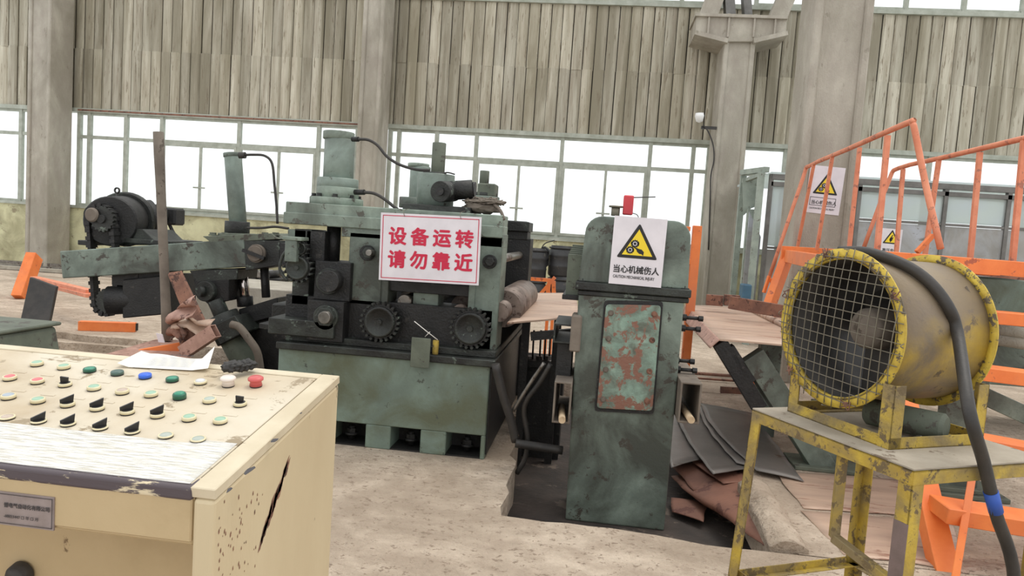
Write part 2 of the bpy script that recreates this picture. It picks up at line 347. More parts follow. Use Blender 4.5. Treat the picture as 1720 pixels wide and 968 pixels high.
# window wall
WY = 17.0
wall = thing('wall_back', None, None, (0, WY, 0), kind='structure')
g = G(); g.box(-17, WY, 0, 11, WY+.3, 1.5); g.obj('masonry', 'plaster', wall)
g = G(); g.box(-17, WY-.06, 1.5, 11, WY+.3, 1.57); g.obj('sill', 'frame', wall)
g = G(); g.box(-17, WY-.04, 3.93, 11, WY+.25, 4.03); g.obj('lintel', 'frame', wall)
g = G(); g.box(-17, WY+.08, 3.98, 11, WY+.25, 7.05); g.obj('backing', 'gapdark', wall)
g = G(); g.box(-17, WY-.05, 6.98, 11, WY+.3, 7.08); g.obj('head_rail', 'frame', wall)
g = G(); g.box(-13.3, WY-.05, 3.96, -5.7, WY+.05, 4.0); g.obj('rust_stain_strip', 'rust', wall)
bw = .262; x = -16.9; rb = random.Random(3)
bm_lo = bm_hi = None; k = 0
while x < 10.9:
    for z0, z1 in ((3.99+rb.uniform(0,.03), 5.52), (5.50, 6.98)):
        dy = rb.uniform(.0, .03); tw = rb.uniform(-.012, .012); hi_ = z0 > 5
        g = G(); c = []
        yy = WY+.03+dy - (.0 if hi_ else .012); s = rb.uniform(-.006, .006)
        for z in (z0, z1):
            c += [(x+.009+s, yy+tw, z), (x+.05+s, yy-.022+tw*.5, z), (x+bw-.05+s, yy-.022-tw*.5, z), (x+bw-.009+s, yy-tw, z), (x+bw-.009+s, WY+.07, z), (x+.009+s, WY+.07, z)]
        g.hull(c, [(5,4,3,2,1,0), (6,7,8,9,10,11)]+[(i, (i+1) % 6, 6+(i+1) % 6, 6+i) for i in range(6)])
        g.obj('board', 'board', wall)
    x += bw
# glazed bays: 1 / 1 / 2 / 2 / 1 m panes between columns
def bay(n, xs, z0=1.57, z1=3.93, wide=(), zt=3.32):
    w_ = thing('window_%d' % n, None, None, ((xs[0]+xs[-1])/2, WY, z0), kind='structure')
    fr = G(); y0, y1 = WY+.02, WY+.1
    for i, xx in enumerate(xs):
        fr.box(xx-.045, y0-.02, z0, xx+.045, y1, z1)
    fr.box(xs[0], y0, z1-.06, xs[-1], y1, z1); fr.box(xs[0], y0, z0, xs[-1], y1, z0+.06)
    if zt: fr.box(xs[0], y0-.01, zt-.04, xs[-1], y1, zt+.04)
    fr.obj('window_frame', 'frame', w_)
    for a, b in zip(xs, xs[1:]):
        lows = [(a, b)]
        if zt and b-a > 1.6:
            s = G(); zb = zt-.04; mid = (a+b)/2+.04
            for q in (a+.07, mid, b-.07): s.box(q-.03, y0-.03, z0+.06, q+.03, y0+.02, zb)
            s.box(a+.045, y0-.028, zb-.07, b-.045, y0+.02, zb); s.box(a+.045, y0-.028, z0+.06, b-.045, y0+.02, z0+.12)
            s.obj('sash', 'frame', w_)
            h = G(); h.box(mid-.16, y0-.05, z0+.62, mid+.16, y0-.035, z0+.66); h.obj('latch', 'frame', w_)
            lows = [(a, mid), (mid, b)]
        for p, q in lows:
            gg = G(); gg.box(p+.02, y0+.03, z0+.03, q-.02, y0+.038, (zt or z1)-.02); gg.obj('pane', 'glass', w_)
        if zt:
            gg = G(); gg.box(a+.02, y0+.03, zt+.02, b-.02, y0+.038, z1-.03); gg.obj('pane', 'glass', w_)
bay(1, [-16.9, -15.95, -14.93, -14.02])
bay(2, [-13.3, -13.02, -12.02, -11.05, -9.0, -6.95, -5.97, -5.7])
bay(3, [-5.15, -4.93, -4.0, -3.03, -.98, 1.07, 2.05, 2.4])
bay(4, [3.15, 4.1, 5.15, 7.2, 9.25, 10.9])
n_ = 5
for xs in ([-16.9,-15.4,-14.0], [-13.3,-11.3,-9.3,-7.3,-5.7], [-5.15,-4.0,-2.9,-1.75,-.65,.45,1.5,2.4], [3.15,4.5,6.35,7.55,8.75,9.95,10.9]):
    bay(n_, xs, 7.08, 8.6, zt=None); n_ += 1
# columns of the wall
def column(x0, x1, y0, d, top, label, grp=None):
    c = thing('concrete_column', label, 'column', ((x0+x1)/2, y0+d/2, 0), kind='structure', group=grp)
    g = G(); g.box(x0+.1, y0+.04, 0, x1-.1, y0+d-.02, top); g.obj('web', 'column', c)
    for a, b in ((x0, x0+.1), (x1-.1, x1)):
        g = G(); g.prism([(a, y0, 0), (b, y0+.0, 0), (b, y0+d, 0), (a, y0+d, 0)], (0, 0, top)); g.obj('flange', 'column', c, bevel=.02)
    return c
c1 = column(-13.98, -13.38, 16.1, .78, 9.2, 'weathered concrete column at far left, left of the dark motor')
c2 = column(-5.66, -5.16, 16.1, .78, 9.2, 'grey concrete column behind the tall green cylinders')
c3 = column(2.36, 3.0, 15.9, .9, 6.55, 'concrete column topped by a wide bracket with steel braces')
c4 = column(*[P(xx, 150, Y=9.0).x for xx in (1357, 1455)], 9.0, .7, 9.2, 'thick near concrete column carrying the triangular gear warning sign')
# bracket of the third column
yb = 15.85
def px(x_, y_, Y=yb): return P(x_, y_, Y=Y)
g = G(); g.prism([px(1170,26), px(1322,30), px(1320,58), px(1265,70), px(1222,70), px(1168,56)], (0, .9, 0)); g.obj('bracket', 'column', c3, bevel=.01)
g = G()
for a, b in (((1167,56), (1222,70)), ((1265,70), (1322,57))):
    g.beam(px(*a)+Vector((0,.42,0)), px(*b)+Vector((0,.42,0)), 1.0, .09)
g.obj('bracket_flange', 'column', c3)
g = G()
for xx in (1190, 1224, 1267, 1302): g.span(xx-1.5, 28, xx+1.5, 62, yb-.05, .06)
g.span(1168, 24, 1324, 29, yb-.08, 1.05); g.obj('bracket_rib', 'column', c3)
for (a, b, wd) in (((1192,22), (1212,-30), .38), ((1312,24), (1335,-30), .36), ((1232,24), (1228,-40), .2), ((1262,24), (1258,-40), .16)):
    g = G(); g.beam(px(*a)+Vector((0,.4,0)), px(*b)+Vector((0,.4,0)), .3, wd, up=(1,0,.2)); g.obj('brace', 'enclof' if wd < .3 else 'column', c3)
g = G(); g.box(-17, 16.15, 8.7, 11, 16.7, 9.3); g.obj('crane_girder', 'column', None, 'grey crane girder running along the wall above the columns', 'girder', kind='structure')
# lamp with cable
L0 = thing('wall_lamp', 'small white spot lamp with hanging cable beside the bracketed column', 'lamp', P(1178, 205, Y=15.9))
g = G(); a = P(1176, 200, Y=15.9); g.lathe(a+Vector((0,.08,-.06)), (-.1,-.3,1), [(0,.02),(.02,.07),(.14,.1),(.2,.085),(.21,.0)], 16); g.obj('lamp_head', 'lampw', L0)
g = G(); g.tube([P(x_, y_, Y=15.88) for x_, y_ in ((1181,210),(1190,222),(1198,245),(1199,270),(1194,295),(1193,330),(1190,420))], .016, 6); g.obj('cable', 'rubber', L0)
g = G(); g.box(*(lambda q: (q.x-.02, q.y, q.z-.08, q.x+.3, q.y+.05, q.z-.02))(P(1180, 210, Y=15.9))); g.obj('lamp_arm', 'rubber', L0)

# ---------------------------------------------------------------- glazed enclosure at the right
EY = 12.6
E_ = thing('partition_booth', 'long milky panelled booth with grey frame behind the orange stairs', 'booth', (6, EY, 0))
def ez(x_, y_): return P(x_, y_, Y=EY)
xL = ez(1286, 400).x; xR = 9.6; zt_ = ez(1500, 304).z; zm = ez(1500, 372).z; zl = ez(1320, 418).z
g = G(); g.box(xL, EY-.06, zt_-.09, xR, EY+.06, zt_); g.box(xL, EY-.05, zt_-.2, xR, EY+.05, zt_-.13)
g.obj('top_rail', 'enclof', E_)
g = G(); g.box(xL, EY-.05, 0, xR, EY+.05, .1); g.obj('bottom_rail', 'enclof', E_)
xs = [xL, ez(1345,400).x, ez(1435,400).x, ez(1580,400).x, ez(1686,400).x, 8.5, xR]
for xx in xs:
    g = G(); g.box(xx-.03, EY-.05, 0, xx+.03, EY+.05, zt_); g.obj('post', 'enclof', E_)
for i, (a, b) in enumerate(zip(xs, xs[1:])):
    z_ = zl if i < 2 else zm
    g = G(); g.box(a+.03, EY-.01, z_+.03, b-.03, EY+.01, zt_-.2); g.obj('upper_panel', 'enclo', E_)
    g = G(); g.box(a+.03, EY-.02, .1, b-.03, EY+.02, z_-.03); g.obj('lower_panel', 'enclog', E_)
    g = G(); g.box(a+.03, EY-.04, z_-.02, b-.03, EY+.04, z_+.02); g.obj('mid_rail', 'enclof', E_)
g = G(); g.box(xL, EY, zt_, xR, 15.6, zt_+.04); g.obj('roof_panel', 'enclo', E_)
# pale side frame of the booth (left end)
Sf = thing('pale_door_frame', 'tall pale green steel frame with pipes between column and booth', 'frame', ez(1262, 500))
def side(a, b, w_, nm, m='paleframe'):
    g = G(); g.beam(a, b, w_, w_); g.obj(nm, m, Sf)
A0 = P(1250, 292, Y=14.6)
for (xx, yt, dd, wd) in ((1249, 295, 13.6, .1), (1262, 352, 13.2, .13), (1279, 290, 12.4, .1)):
    tp = P(xx, yt, Y=dd); side(Vector((tp.x, dd, 0)), tp, wd, 'upright')
side(P(1247, 290, Y=13.6), P(1288, 285, Y=12.4), .09, 'crossbar'); side(P(1247, 305, Y=13.6), P(1282, 292, Y=12.4), .06, 'crossbar')
g = G(); g.prism([P(1259,356,Y=13.0), P(1278,398,Y=13.0), (P(1278,398,Y=13.0).x, 13.0, 0), (P(1259,356,Y=13.0).x, 13.0, 0)], (0, .05, 0)); g.obj('side_panel', 'enclog', Sf)
g = G(); g.prism([P(1247,300,Y=13.3), P(1278,292,Y=13.3), P(1276,345,Y=13.3), P(1262,350,Y=13.3), P(1249,362,Y=13.3)], (0, .02, 0)); g.obj('upper_infill', 'paleframe', Sf)
g = G(); g.span(1247, 478, 1262, 512, 12.2, .3); g.obj('blue_canister', 'bluebox', None, 'small blue plastic canister at the foot of the pale frame', 'canister', bevel=.02)
g = G(); g.span(1318, 372, 1336, 396, 12.3, .2); g.obj('red_case', 'redbox', None, 'small red and white case on the booth ledge left of the near column', 'box', bevel=.01)
g = G(); g.span(1314, 396, 1340, 440, 12.25, .3); g.obj('white_carton', 'white', None, 'white carton standing under the small red case', 'box', bevel=.01)
# ================================================================ SIGNS
def board_from(tl, tr, bl, Y, rootname, label, cat='sign', thick=.004, group=None):
    a, b, c = P(*tl, Y=Y), P(*tr, Y=Y), P(*bl, Y=Y)
    ux = (b-a).normalized(); uy = (a-c); uy = (uy - ux*uy.dot(ux)).normalized(); W_, H_ = (b-a).length, (a-c).length
    t = thing(rootname, label, cat, c, group)
    nrm = ux.cross(uy)                                   # towards the viewer
    g = G(); g.prism([c, c+ux*W_, c+ux*W_+uy*H_, c+uy*H_], -nrm*thick); g.obj('plate', 'white', t)
    return t, c, ux, uy, nrm, W_, H_
def poly_on(name, O, ux, uy, nrm, pts, m, par, lift=.001, th=.0008):
    g = G(); g.prism([O+ux*x_+uy*y_+nrm*lift for x_, y_ in pts], nrm*th); bmesh.ops.triangulate(g.b, faces=[f for f in g.b.faces if len(f.verts) > 4]); return g.obj(name, m, par)
def ring_on(name, O, ux, uy, nrm, x0, y0, x1, y1, t, m, par):
    g = G()
    for a, b, c_, d in ((x0,y0,x1,y0+t), (x0,y1-t,x1,y1), (x0,y0,x0+t,y1), (x1-t,y0,x1,y1)):
        g.prism([O+ux*p+uy*q+nrm*.001 for p, q in ((a,b),(c_,b),(c_,d),(a,d))], nrm*.0008)
    return g.obj(name, m, par)
def hazard(O, ux, uy, nrm, cx, cy, s, par, bolt_=False):  # s = side; triangle with rounded corners
    h = s*.866
    def tri(k, rr):
        o = []; q = [(-s/2*k, -h/3*k), (s/2*k, -h/3*k), (0, h*2/3*k)]
        for i in range(3):
            a, b, c_ = Vector(q[i-1]), Vector(q[i]), Vector(q[(i+1) % 3])
            p0 = b+(a-b).normalized()*rr; p1 = b+(c_-b).normalized()*rr
            for t in (0, .33, .67, 1): o.append(tuple((p0*(1-t)**2+b*2*t*(1-t)+p1*t*t)+Vector((cx, cy))))
        return o
    poly_on('triangle_border', O, ux, uy, nrm, tri(1, s*.06), 'ink', par)
    poly_on('triangle_field', O, ux, uy, nrm, tri(.74, s*.004), 'yel', par, .0022)
    if bolt_:
        z = [(.02,.26),(-.10,.04),(-.01,.06),(-.07,-.08),(-.12,-.06),(-.06,-.2),(.03,-.1),(-.02,-.1),(.10,.12),(.0,.1),(.07,.24)]
        poly_on('lightning_symbol', O, ux, uy, nrm, [(cx+p*s, cy+q*s) for p, q in z], 'ink', par, .0032); return
    for gx, gy, gr in ((-.075, .07, .105), (-.18, -.09, .1)):
        n = 12; pts = []
        for i in range(n*4): 
            q = gr if i % 4 < 2 else gr*.8; t = i*2*math.pi/(n*4); pts.append((cx+s*gx+s*q*math.cos(t), cy+s*gy+s*q*math.sin(t)))
        poly_on('gear_symbol', O, ux, uy, nrm, pts, 'ink', par, .0032)
        g = G(); c_ = O+ux*(cx+s*gx)+uy*(cy+s*gy)+nrm*.0042
        g.lathe(c_, nrm, [(0,gr*s*.34),(0.0006,gr*s*.34),(.0006,gr*s*.5),(0,gr*s*.5)], 20); g.obj('gear_ring', 'white', par)
    hd = [(-.12,.0),(-.05,-.02),(.02,-.045),(.1,-.06),(.16,-.12),(.145,-.21),(.10,-.17),(.05,-.17),(-.01,-.12),(-.03,-.07),(-.1,-.02)]
    poly_on('hand_symbol', O, ux, uy, nrm, [(cx+p*s, cy+q*s) for p, q in hd], 'ink', par, .0032)
# ================================================================ LEVELLER MACHINE (centre)
MF = 4.88
LM = thing('leveller_machine', 'large dark green roller leveller with gears and top cylinders behind the red lettered sign', 'machine', (-1.25, 4.9, 0))
g = G()
x0, _, _, x1, _, z1 = span(468, 588, 822, 770, MF, 2.1)
x0 = P(468, 590, Y=MF).x; x1 = P(818, 690, Y=MF).x; zt = P(640, 600, Y=MF).z; zs = .17
g.box(x0, MF, zs, x1, MF+2.1, zt)
for a, b in ((x0, x0+.42), (P(613,740,Y=MF).x, P(655,740,Y=MF).x), (P(705,750,Y=MF).x, P(748,750,Y=MF).x), (P(806,760,Y=MF).x, x1)):
    g.box(a, MF, 0, b, MF+2.1, zs)
g.obj('base', 'green_base', LM, bevel=.006)
g = G(); g.box(x0+.02, MF+.24, .0, x1-.02, MF+.27, zs); g.box(x0+.02, MF+.01, .0, x1-.02, MF+.26, .012); g.obj('slot_shade', 'black', LM)  # black panels paint the shade inside the anchor slots
g = G()
for xx in (590, 690, 785): 
    q = P(xx, 745, Y=MF+.12); g = G(); g.cyl((q.x, MF+.12, .02), (q.x, MF+.12, .12), .022); bolt(g, (q.x, MF+.12, .05), (0,0,1), .035, .05)
    g.obj('anchor_bolt', 'black', LM)
g = G(); g.box(x1, MF+.03, .03, x1+.012, MF+2.1, zt-.02); g.obj('side_oil_shade', 'black', LM)  # black sheet added over the base side for its oil and shade
g = G(); g.box(x0, MF+2.1, .03, x1, MF+2.14, zt+.3); g.obj('back_plate', 'black', LM)
# dark bed ledge
g = G(); g.box(x0-.01, MF-.03, zt, x1+.04, MF+2.12, zt+.05); g.box(x0+.02, MF+.05, zt+.05, x1+.03, MF+2.1, zt+.10)
g.obj('bed_ledge', 'oily', LM, bevel=.006)
g = G(); g.span(450, 538, 560, 565, MF-.02, .5); g.obj('side_tray', 'oily', LM, bevel=.005)
FY = 5.02                                                # face of the near side frame
def fs(name, m, a, D=.3, Y=FY, bev=.004, par=None):
    g = G(); g.span(*a, Y, D); return g.obj(name, m, par or LM, bevel=bev)
for off, tone in ((0, ''), (1.75, 'rear')):
    Y0 = FY+off
    def W(a):                                            # same world x, z as on the near frame
        q = span(*a, FY, .3); return (q[0], Y0, q[2], q[3], Y0+.3, q[5])
    def part(nm, m, a, bev=.004, D=None, dy=0):
        g = G(); q = list(W(a)); q[1] += dy; q[4] += dy
        if D: q[4] = q[1]+D
        g.box(*q); return g.obj(nm, m, LM, bevel=bev)
    part('lower_frame', 'black', (478, 508, 826, 588))
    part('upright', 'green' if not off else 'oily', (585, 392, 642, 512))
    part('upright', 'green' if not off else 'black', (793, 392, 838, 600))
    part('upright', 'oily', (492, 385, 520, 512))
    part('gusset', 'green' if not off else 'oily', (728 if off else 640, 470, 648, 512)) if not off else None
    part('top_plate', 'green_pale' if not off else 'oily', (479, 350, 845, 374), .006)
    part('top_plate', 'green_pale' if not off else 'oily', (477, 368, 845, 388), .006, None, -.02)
    part('spacer_block', 'green', (483, 386, 514, 403)); part('spacer_block', 'green', (573, 389, 845, 407), .004, .28)
    if not off:
        part('guide_post', 'black', (514, 388, 545, 440)); part('guide_post', 'oily', (524, 400, 535, 512), .002, .1, .12)
        part('frame_web', 'black', (642, 407, 796, 488), .004, .1, .2)
        part('frame_web', 'oily', (545, 404, 588, 445), .004, .06, .24) if False else None
        part('cross_rail', 'black', (640, 476, 796, 494), .004, .2, .02)
        part('spacer_pillar', 'green', (690, 488, 733, 520), .004, .2, .06)
        part('rib', 'green', (787, 470, 798, 530), .003, .2, -.01)
        part('rib', 'green', (642, 472, 652, 520), .003, .2, -.01)
# main screw rods
def pc(x_, y_, Y): return P(x_, y_, Y=Y)
def disc(name, x_, y_, rp, Y, D, m, par=None, bev=.003, n=32, r2=None):
    c = pc(x_, y_, Y); r = rp*(c-EYE).dot(fwd)/FPX; g = G(); g.cyl(c, c+Vector((0, D, 0)), (r2*(c-EYE).dot(fwd)/FPX) if r2 else r, r, n=n); return g.obj(name, m, par or LM, bevel=bev)
g = G(); q = pc(560, 410, FY+.15); g.cyl((q.x, FY+.15, pc(560,442,FY).z), (q.x, FY+.15, pc(560,380,FY).z), .052); g.obj('screw_rod', 'black', LM)
# upper and lower bearing blocks with shafts
fs('bearing_block', 'black', (528, 440, 588, 505), .3, FY-.06)
disc('shaft_end', 551, 473, 18.5, FY-.16, .2, 'black'); disc('shaft_collar', 551, 473, 22, FY-.09, .1, 'oily')
fs('bearing_block', 'black', (516, 506, 576, 574), .3, FY-.13)
disc('bearing_ring', 546, 534, 21, FY-.16, .08, 'oily'); disc('shaft_end', 544, 534, 13, FY-.24, .2, 'steel' , r2=10.5)
disc('hex_nut', 545, 533, 17, FY-.2, .1, 'oily', n=6)
# nut on the upright
b_ = disc('washer', 616, 425, 13, FY-.03, .05, 'black'); disc('hex_nut', 617, 425, 10, FY-.07, .05, 'oily', n=6); disc('stud', 619, 425, 5.5, FY-.12, .1, 'steel')
disc('washer', 822, 440, 12, FY-.03, .05, 'black'); disc('hex_nut', 822, 440, 8, FY-.07, .05, 'oily', n=6)
# gears
for x_, y_, rp, te in ((638, 541, 33, 22), (790, 552, 34, 22), (500, 450, 25, 16), (505, 418, 13, 10)):
    c = pc(x_, y_, FY-.1); k = (c-EYE).dot(fwd)/FPX; r = rp*k
    g = G(); g.gear(c, (0,1,0), r, .05, te, r*.13); gr = g.obj('gear', 'black', LM, bevel=.002)
    g = G(); g.lathe(c+Vector((0,-.012,0)), (0,1,0), [(0,0),(0,r*.62),(-.012,r*.66),(-.012,r*.76),(.0,r*.8),(.02,r*.8)], 32); g.cyl(c+Vector((0,-.03,0)), c, r*.14); g.obj('gear_hub', 'oily', gr)
    g = G(); 
    for i in range(te):                                  # chain rollers lying in the teeth
        t = i*2*math.pi/te; p = c+Vector((math.cos(t)*r*.97, -.014, math.sin(t)*r*.97)); g.cyl(p, p+Vector((0,.07,0)), r*.075, n=8)
    g.obj('chain_ring', 'oily', gr)
g = G(); g.tube([pc(x_, y_, FY-.12) for x_, y_ in ((505,405),(478,425),(470,452),(482,472))], .012, 8); g.obj('chain_guard', 'oily', LM)
fs('oiler_block', 'green', (478, 402, 498, 440), .12, FY-.16); fs('oiler_cap', 'green_pale', (474, 398, 506, 404), .14, FY-.17)
fs('drip_plate', 'dustgreen', (690, 568, 722, 618), .01, MF-.06, .003)
# rollers across the machine
for x_, z_, r, m in ((-1.36, 1.32, .10, 'steel'), (-1.36, 1.05, .10, 'steel'), (-.94, 1.0, .13, 'roll'), (-.66, 1.03, .14, 'roll'), (-1.72, 1.25, .06, 'steel')):
    g = G(); g.cyl((x_, FY+.3, z_), (x_, FY+1.75, z_), r, n=40); g.cyl((x_, FY+.05, z_), (x_, FY+2.0, z_), r*.5, n=24); g.obj('roller', m, LM)
g = G(); a, b = pc(846, 434, 5.6), pc(878, 425, 6.7); g.cyl((a.x, 5.25, a.z), (a.x, 6.8, a.z), .035); g.obj('cross_tube', 'steel', LM)
g = G(); g.cyl((-1.45, 5.3, 1.5), (-1.45, 6.8, 1.5), .04); g.cyl((-1.3, 5.3, 1.62), (-1.3, 6.8, 1.62), .025); g.obj('cross_tube', 'steel', LM)
# rear right upright seen past the frame
g = G(); q = P(868, 500, Y=6.8); g.box(q.x-.13, 6.75, .05, q.x+.1, 7.05, P(870,400,Y=6.8).z); g.obj('rear_upright', 'black', LM, bevel=.004)
g = G(); q = span(838, 372, 889, 388, 6.7, .4); g.box(*q); q = span(842, 388, 886, 402, 6.74, .32); g.box(*q); g.obj('rear_cap', 'oily', LM, bevel=.004)
# top plates seen from under: long beams linking the two frames
for a in ((560, 358, 600, 384),):
    q = span(*a, FY, 1.9); g = G(); g.box(q[0], FY+.29, q[2], q[3], FY+1.76, q[5]); g.obj('tie_beam', 'green', LM, bevel=.004)
ztp = P(640, 356, Y=FY).z
# main hydraulic cylinder
def vcyl(name, x_, yb, yt, rp, Y, m, par=None, n=40, bev=.004):
    b, t = pc(x_, yb, Y), pc(x_-(yb-yt)*-.0, yt, Y); r = rp*(b-EYE).dot(fwd)/FPX
    g = G(); g.cyl((b.x, Y, b.z), (b.x, Y, t.z), r, n=n); return g.obj(name, m, par or LM, bevel=bev)
CY = FY+.22
vcyl('cylinder_flange', 565, 345, 333, 44, CY, 'green_pale'); vcyl('cylinder_collar', 567, 333, 315, 35, CY, 'green_pale'); vcyl('cylinder_collar', 567, 318, 300, 34, CY, 'cyl'); vcyl('cylinder_barrel', 568, 301, 234, 25, CY, 'cyl'); vcyl('cylinder_cap', 569, 235, 222, 26, CY, 'green_pale')
g = G()
for i in range(8):
    t = i*math.pi/4+.3; q = pc(565, 334, CY); g = G(); bolt(g, (q.x+math.cos(t)*.165, CY+math.sin(t)*.165, q.z), (0,0,1), .018, .03); g.obj('flange_bolt', 'oily', LM)
for xx in (495, 535, 625, 638, 660): q = pc(xx, 350, FY+.1); g = G(); bolt(g, (q.x, FY+.08, ztp-.0), (0,0,1), .02, .03); g.obj('plate_bolt', 'oily', LM)
g = G(); g.cyl(pc(592,234,CY-.1), pc(602,234,CY-.12), .018); g.cyl(pc(596,323,CY-.1), pc(612,323,CY-.12), .02); g.obj('hose_fitting', 'black', LM)
g = G(); g.tube([pc(x_, y_, CY-.12) for x_, y_ in ((600,234),(618,235),(634,244),(650,263),(672,277),(700,285),(722,286))], .011); g.obj('hydraulic_hose', 'rubber', LM)
g = G(); g.tube([pc(x_, y_, CY-.12) for x_, y_ in ((608,323),(628,325),(645,334),(660,346),(668,352))], .012); g.obj('hydraulic_hose', 'rubber', LM)
# gear-motor cylinder with rod
CY = FY+.3
g = G(); g.span(676, 345, 790, 356, FY+.02, .5); g.obj('mount_plate', 'oily', LM, bevel=.004)
vcyl('jack_body', 730, 346, 293, 31, CY, 'cyl'); vcyl('jack_rod', 735, 294, 240, 11.5, CY, 'dustgreen'); vcyl('jack_cap', 730, 296, 290, 20, CY, 'oily')
q = pc(752, 320, CY-.15); g = G(); g.cyl(q+Vector((.02,.1,0)), q+Vector((-.02,-.16,-.02)), .075, n=32); g.cyl(q+Vector((.02,.0,0)), q+Vector((.18,.02,.02)), .07, n=32); g.obj('worm_housing', 'oily', LM, bevel=.004)
g = G(); g.cyl(q+Vector((-.02,-.16,-.02)), q+Vector((-.02,-.19,-.02)), .03, n=12); g.cyl(q+Vector((.18,.02,.02)), q+Vector((.2,.02,.02)), .055); g.obj('worm_shaft', 'black', LM)
g = G(); a = pc(742, 292, CY-.1); g.tube([a, pc(752,290,CY-.1), pc(764,293,CY-.1)], .006, 6); g.obj('lever_wire', 'rubber', LM)
vcyl('cylinder_barrel', 703, 345, 280, 17, 6.4, 'cyl'); vcyl('cylinder_cap', 703, 281, 275, 18, 6.4, 'green_pale'); vcyl('cylinder_flange', 692, 350, 332, 22, 6.2, 'green')
# rear jack
vcyl('rear_jack_base', 812, 350, 330, 26, 6.3, 'green'); fs('rear_jack_body', 'dustgreen', (802, 308, 832, 330), .2, 6.25, .01); vcyl('rear_jack_collar', 815, 332, 324, 20, 6.35, 'oily'); vcyl('rear_jack_rod', 813, 309, 287, 8, 6.35, 'dustgreen')
# things on the machine
g = G(); rr = random.Random(5); c = pc(808, 349, FY+.15)
for i in range(46):
    a = rr.uniform(0, 6.28); k = rr.uniform(.3, 1); pts = []
    for j in range(7):
        t = a+j*.75*rr.choice((1,1,-1)); pts.append(c+Vector((math.cos(t)*.15*k+.03*j*.3, math.sin(t)*.10*k, .02+rr.uniform(-.03,.05)*(1.2-k)+ .02)))
    g.tube(pts, rr.uniform(.003,.006), 5, 3)
g.tube([c+Vector((.1,-.05,.03)), c+Vector((.16,-.1,-.02)), c+Vector((.19,-.12,-.08))], .012, 6); g.blob(c+Vector((0,0,.0)), .13, .08, .045, .5)
g.obj('wire_bundle', 'dust', None, 'tangled bundle of grey wire lying on the leveller top above the red lettered sign', 'wire', kind='thing')
g = G(); q = pc(729, 584, MF-.03); g.cyl((q.x, MF+.02, zt+.05), (q.x, MF+.02, zt+.15), .022, n=20); g.obj('yellow_can', 'yellow', None, 'small yellow can beside the drip plate on the dark ledge', 'can', bevel=.003)
g = G(); g.tube([pc(696,540,MF), pc(718,558,MF-.02), pc(735,571,MF)], .003, 6, 1); g.tube([pc(714,566,MF), pc(722,558,MF-.02)], .003, 6, 1); g.obj('wire_scrap', 'paper', None, 'thin pale wire leaning above the yellow can', 'wire')
# red lettered sign
t, O, ux, uy, nr, W_, H_ = board_from((640,357), (809,365), (636,470), 4.84, 'warning_sign', 'white sign with two rows of bold red Chinese characters hung on the leveller')
ring_on('sign_border', O, ux, uy, nr, .015, .015, W_-.015, H_-.015, .005, 'red', t)
for row, s in enumerate(('设备运转', '请勿靠近')):
    for i, ch in enumerate(s):
        text('character', ch, O+ux*(W_*(.083+i*.222))+uy*(H_*(.565-row*.345)), ux, uy, .128, 'red', t, .0048, sx=1.02)
g = G()
for k in (.24, .8): g.tube([O+ux*W_*k+uy*(H_-.02)+nr*.004, O+ux*(W_*k-.01)+uy*(H_+.02), O+ux*W_*k+uy*(H_+.04)-nr*.12], .002, 5, 2)
g.obj('hanging_wire', 'grate', t)

# ================================================================ RIGHT HOUSING in the pit
HY = 4.64
HS = thing('gearbox_stand', 'tall green machine stand with rounded hood and rusty bolted cover in the pit', 'machine', (.25, HY+.25, -.27))
a, b = P(950, 868, Y=HY), P(1116, 886, Y=HY); xa, xb = P(958, 700, Y=HY).x, P(1131, 700, Y=HY).x
zt2 = P(1060, 487, Y=HY).z
g = G(); g.prism([(a.x, HY, -.27), (b.x, HY, -.27), (P(1150,500,Y=HY).x, HY, zt2), (P(972,490,Y=HY).x, HY, zt2)], (0, .42, 0)); g.obj('body', 'green', HS, bevel=.012, seg=2)
g = G(); q = span(966, 480, 1162, 494, HY-.03, .5); g.box(*q); q2 = span(970, 494, 1158, 503, HY-.01, .46); g.box(*q2); g.obj('cap_plate', 'oily', HS, bevel=.006)
# hood with rounded shoulders
hz0 = q[5]; hx0, hx1 = P(980, 430, Y=HY).x, P(1158, 430, Y=HY).x; hz1 = P(1070, 367, Y=HY).z; R_ = .11; pts = [(hx0-.02, HY, hz0), (hx1+.01, HY, hz0)]
for k in range(7): t_ = k*math.pi/12; pts.append((hx1-R_+R_*math.cos(t_), HY, hz1-R_+R_*math.sin(t_)))
for k in range(7): t_ = math.pi/2+k*math.pi/12; pts.append((hx0+R_+R_*math.cos(t_), HY, hz1-R_+R_*math.sin(t_)))
g = G(); g.prism(pts, (0, .36, 0)); g.obj('hood', 'green', HS, bevel=.008, seg=2)
g = G()
for x_ in (978, 1050, 1150): q = pc(x_, 482, HY+.02); g = G(); bolt(g, (q.x, HY+.02, hz0), (0,0,1), .022, .02); g.obj('cap_bolt', 'oily', HS)
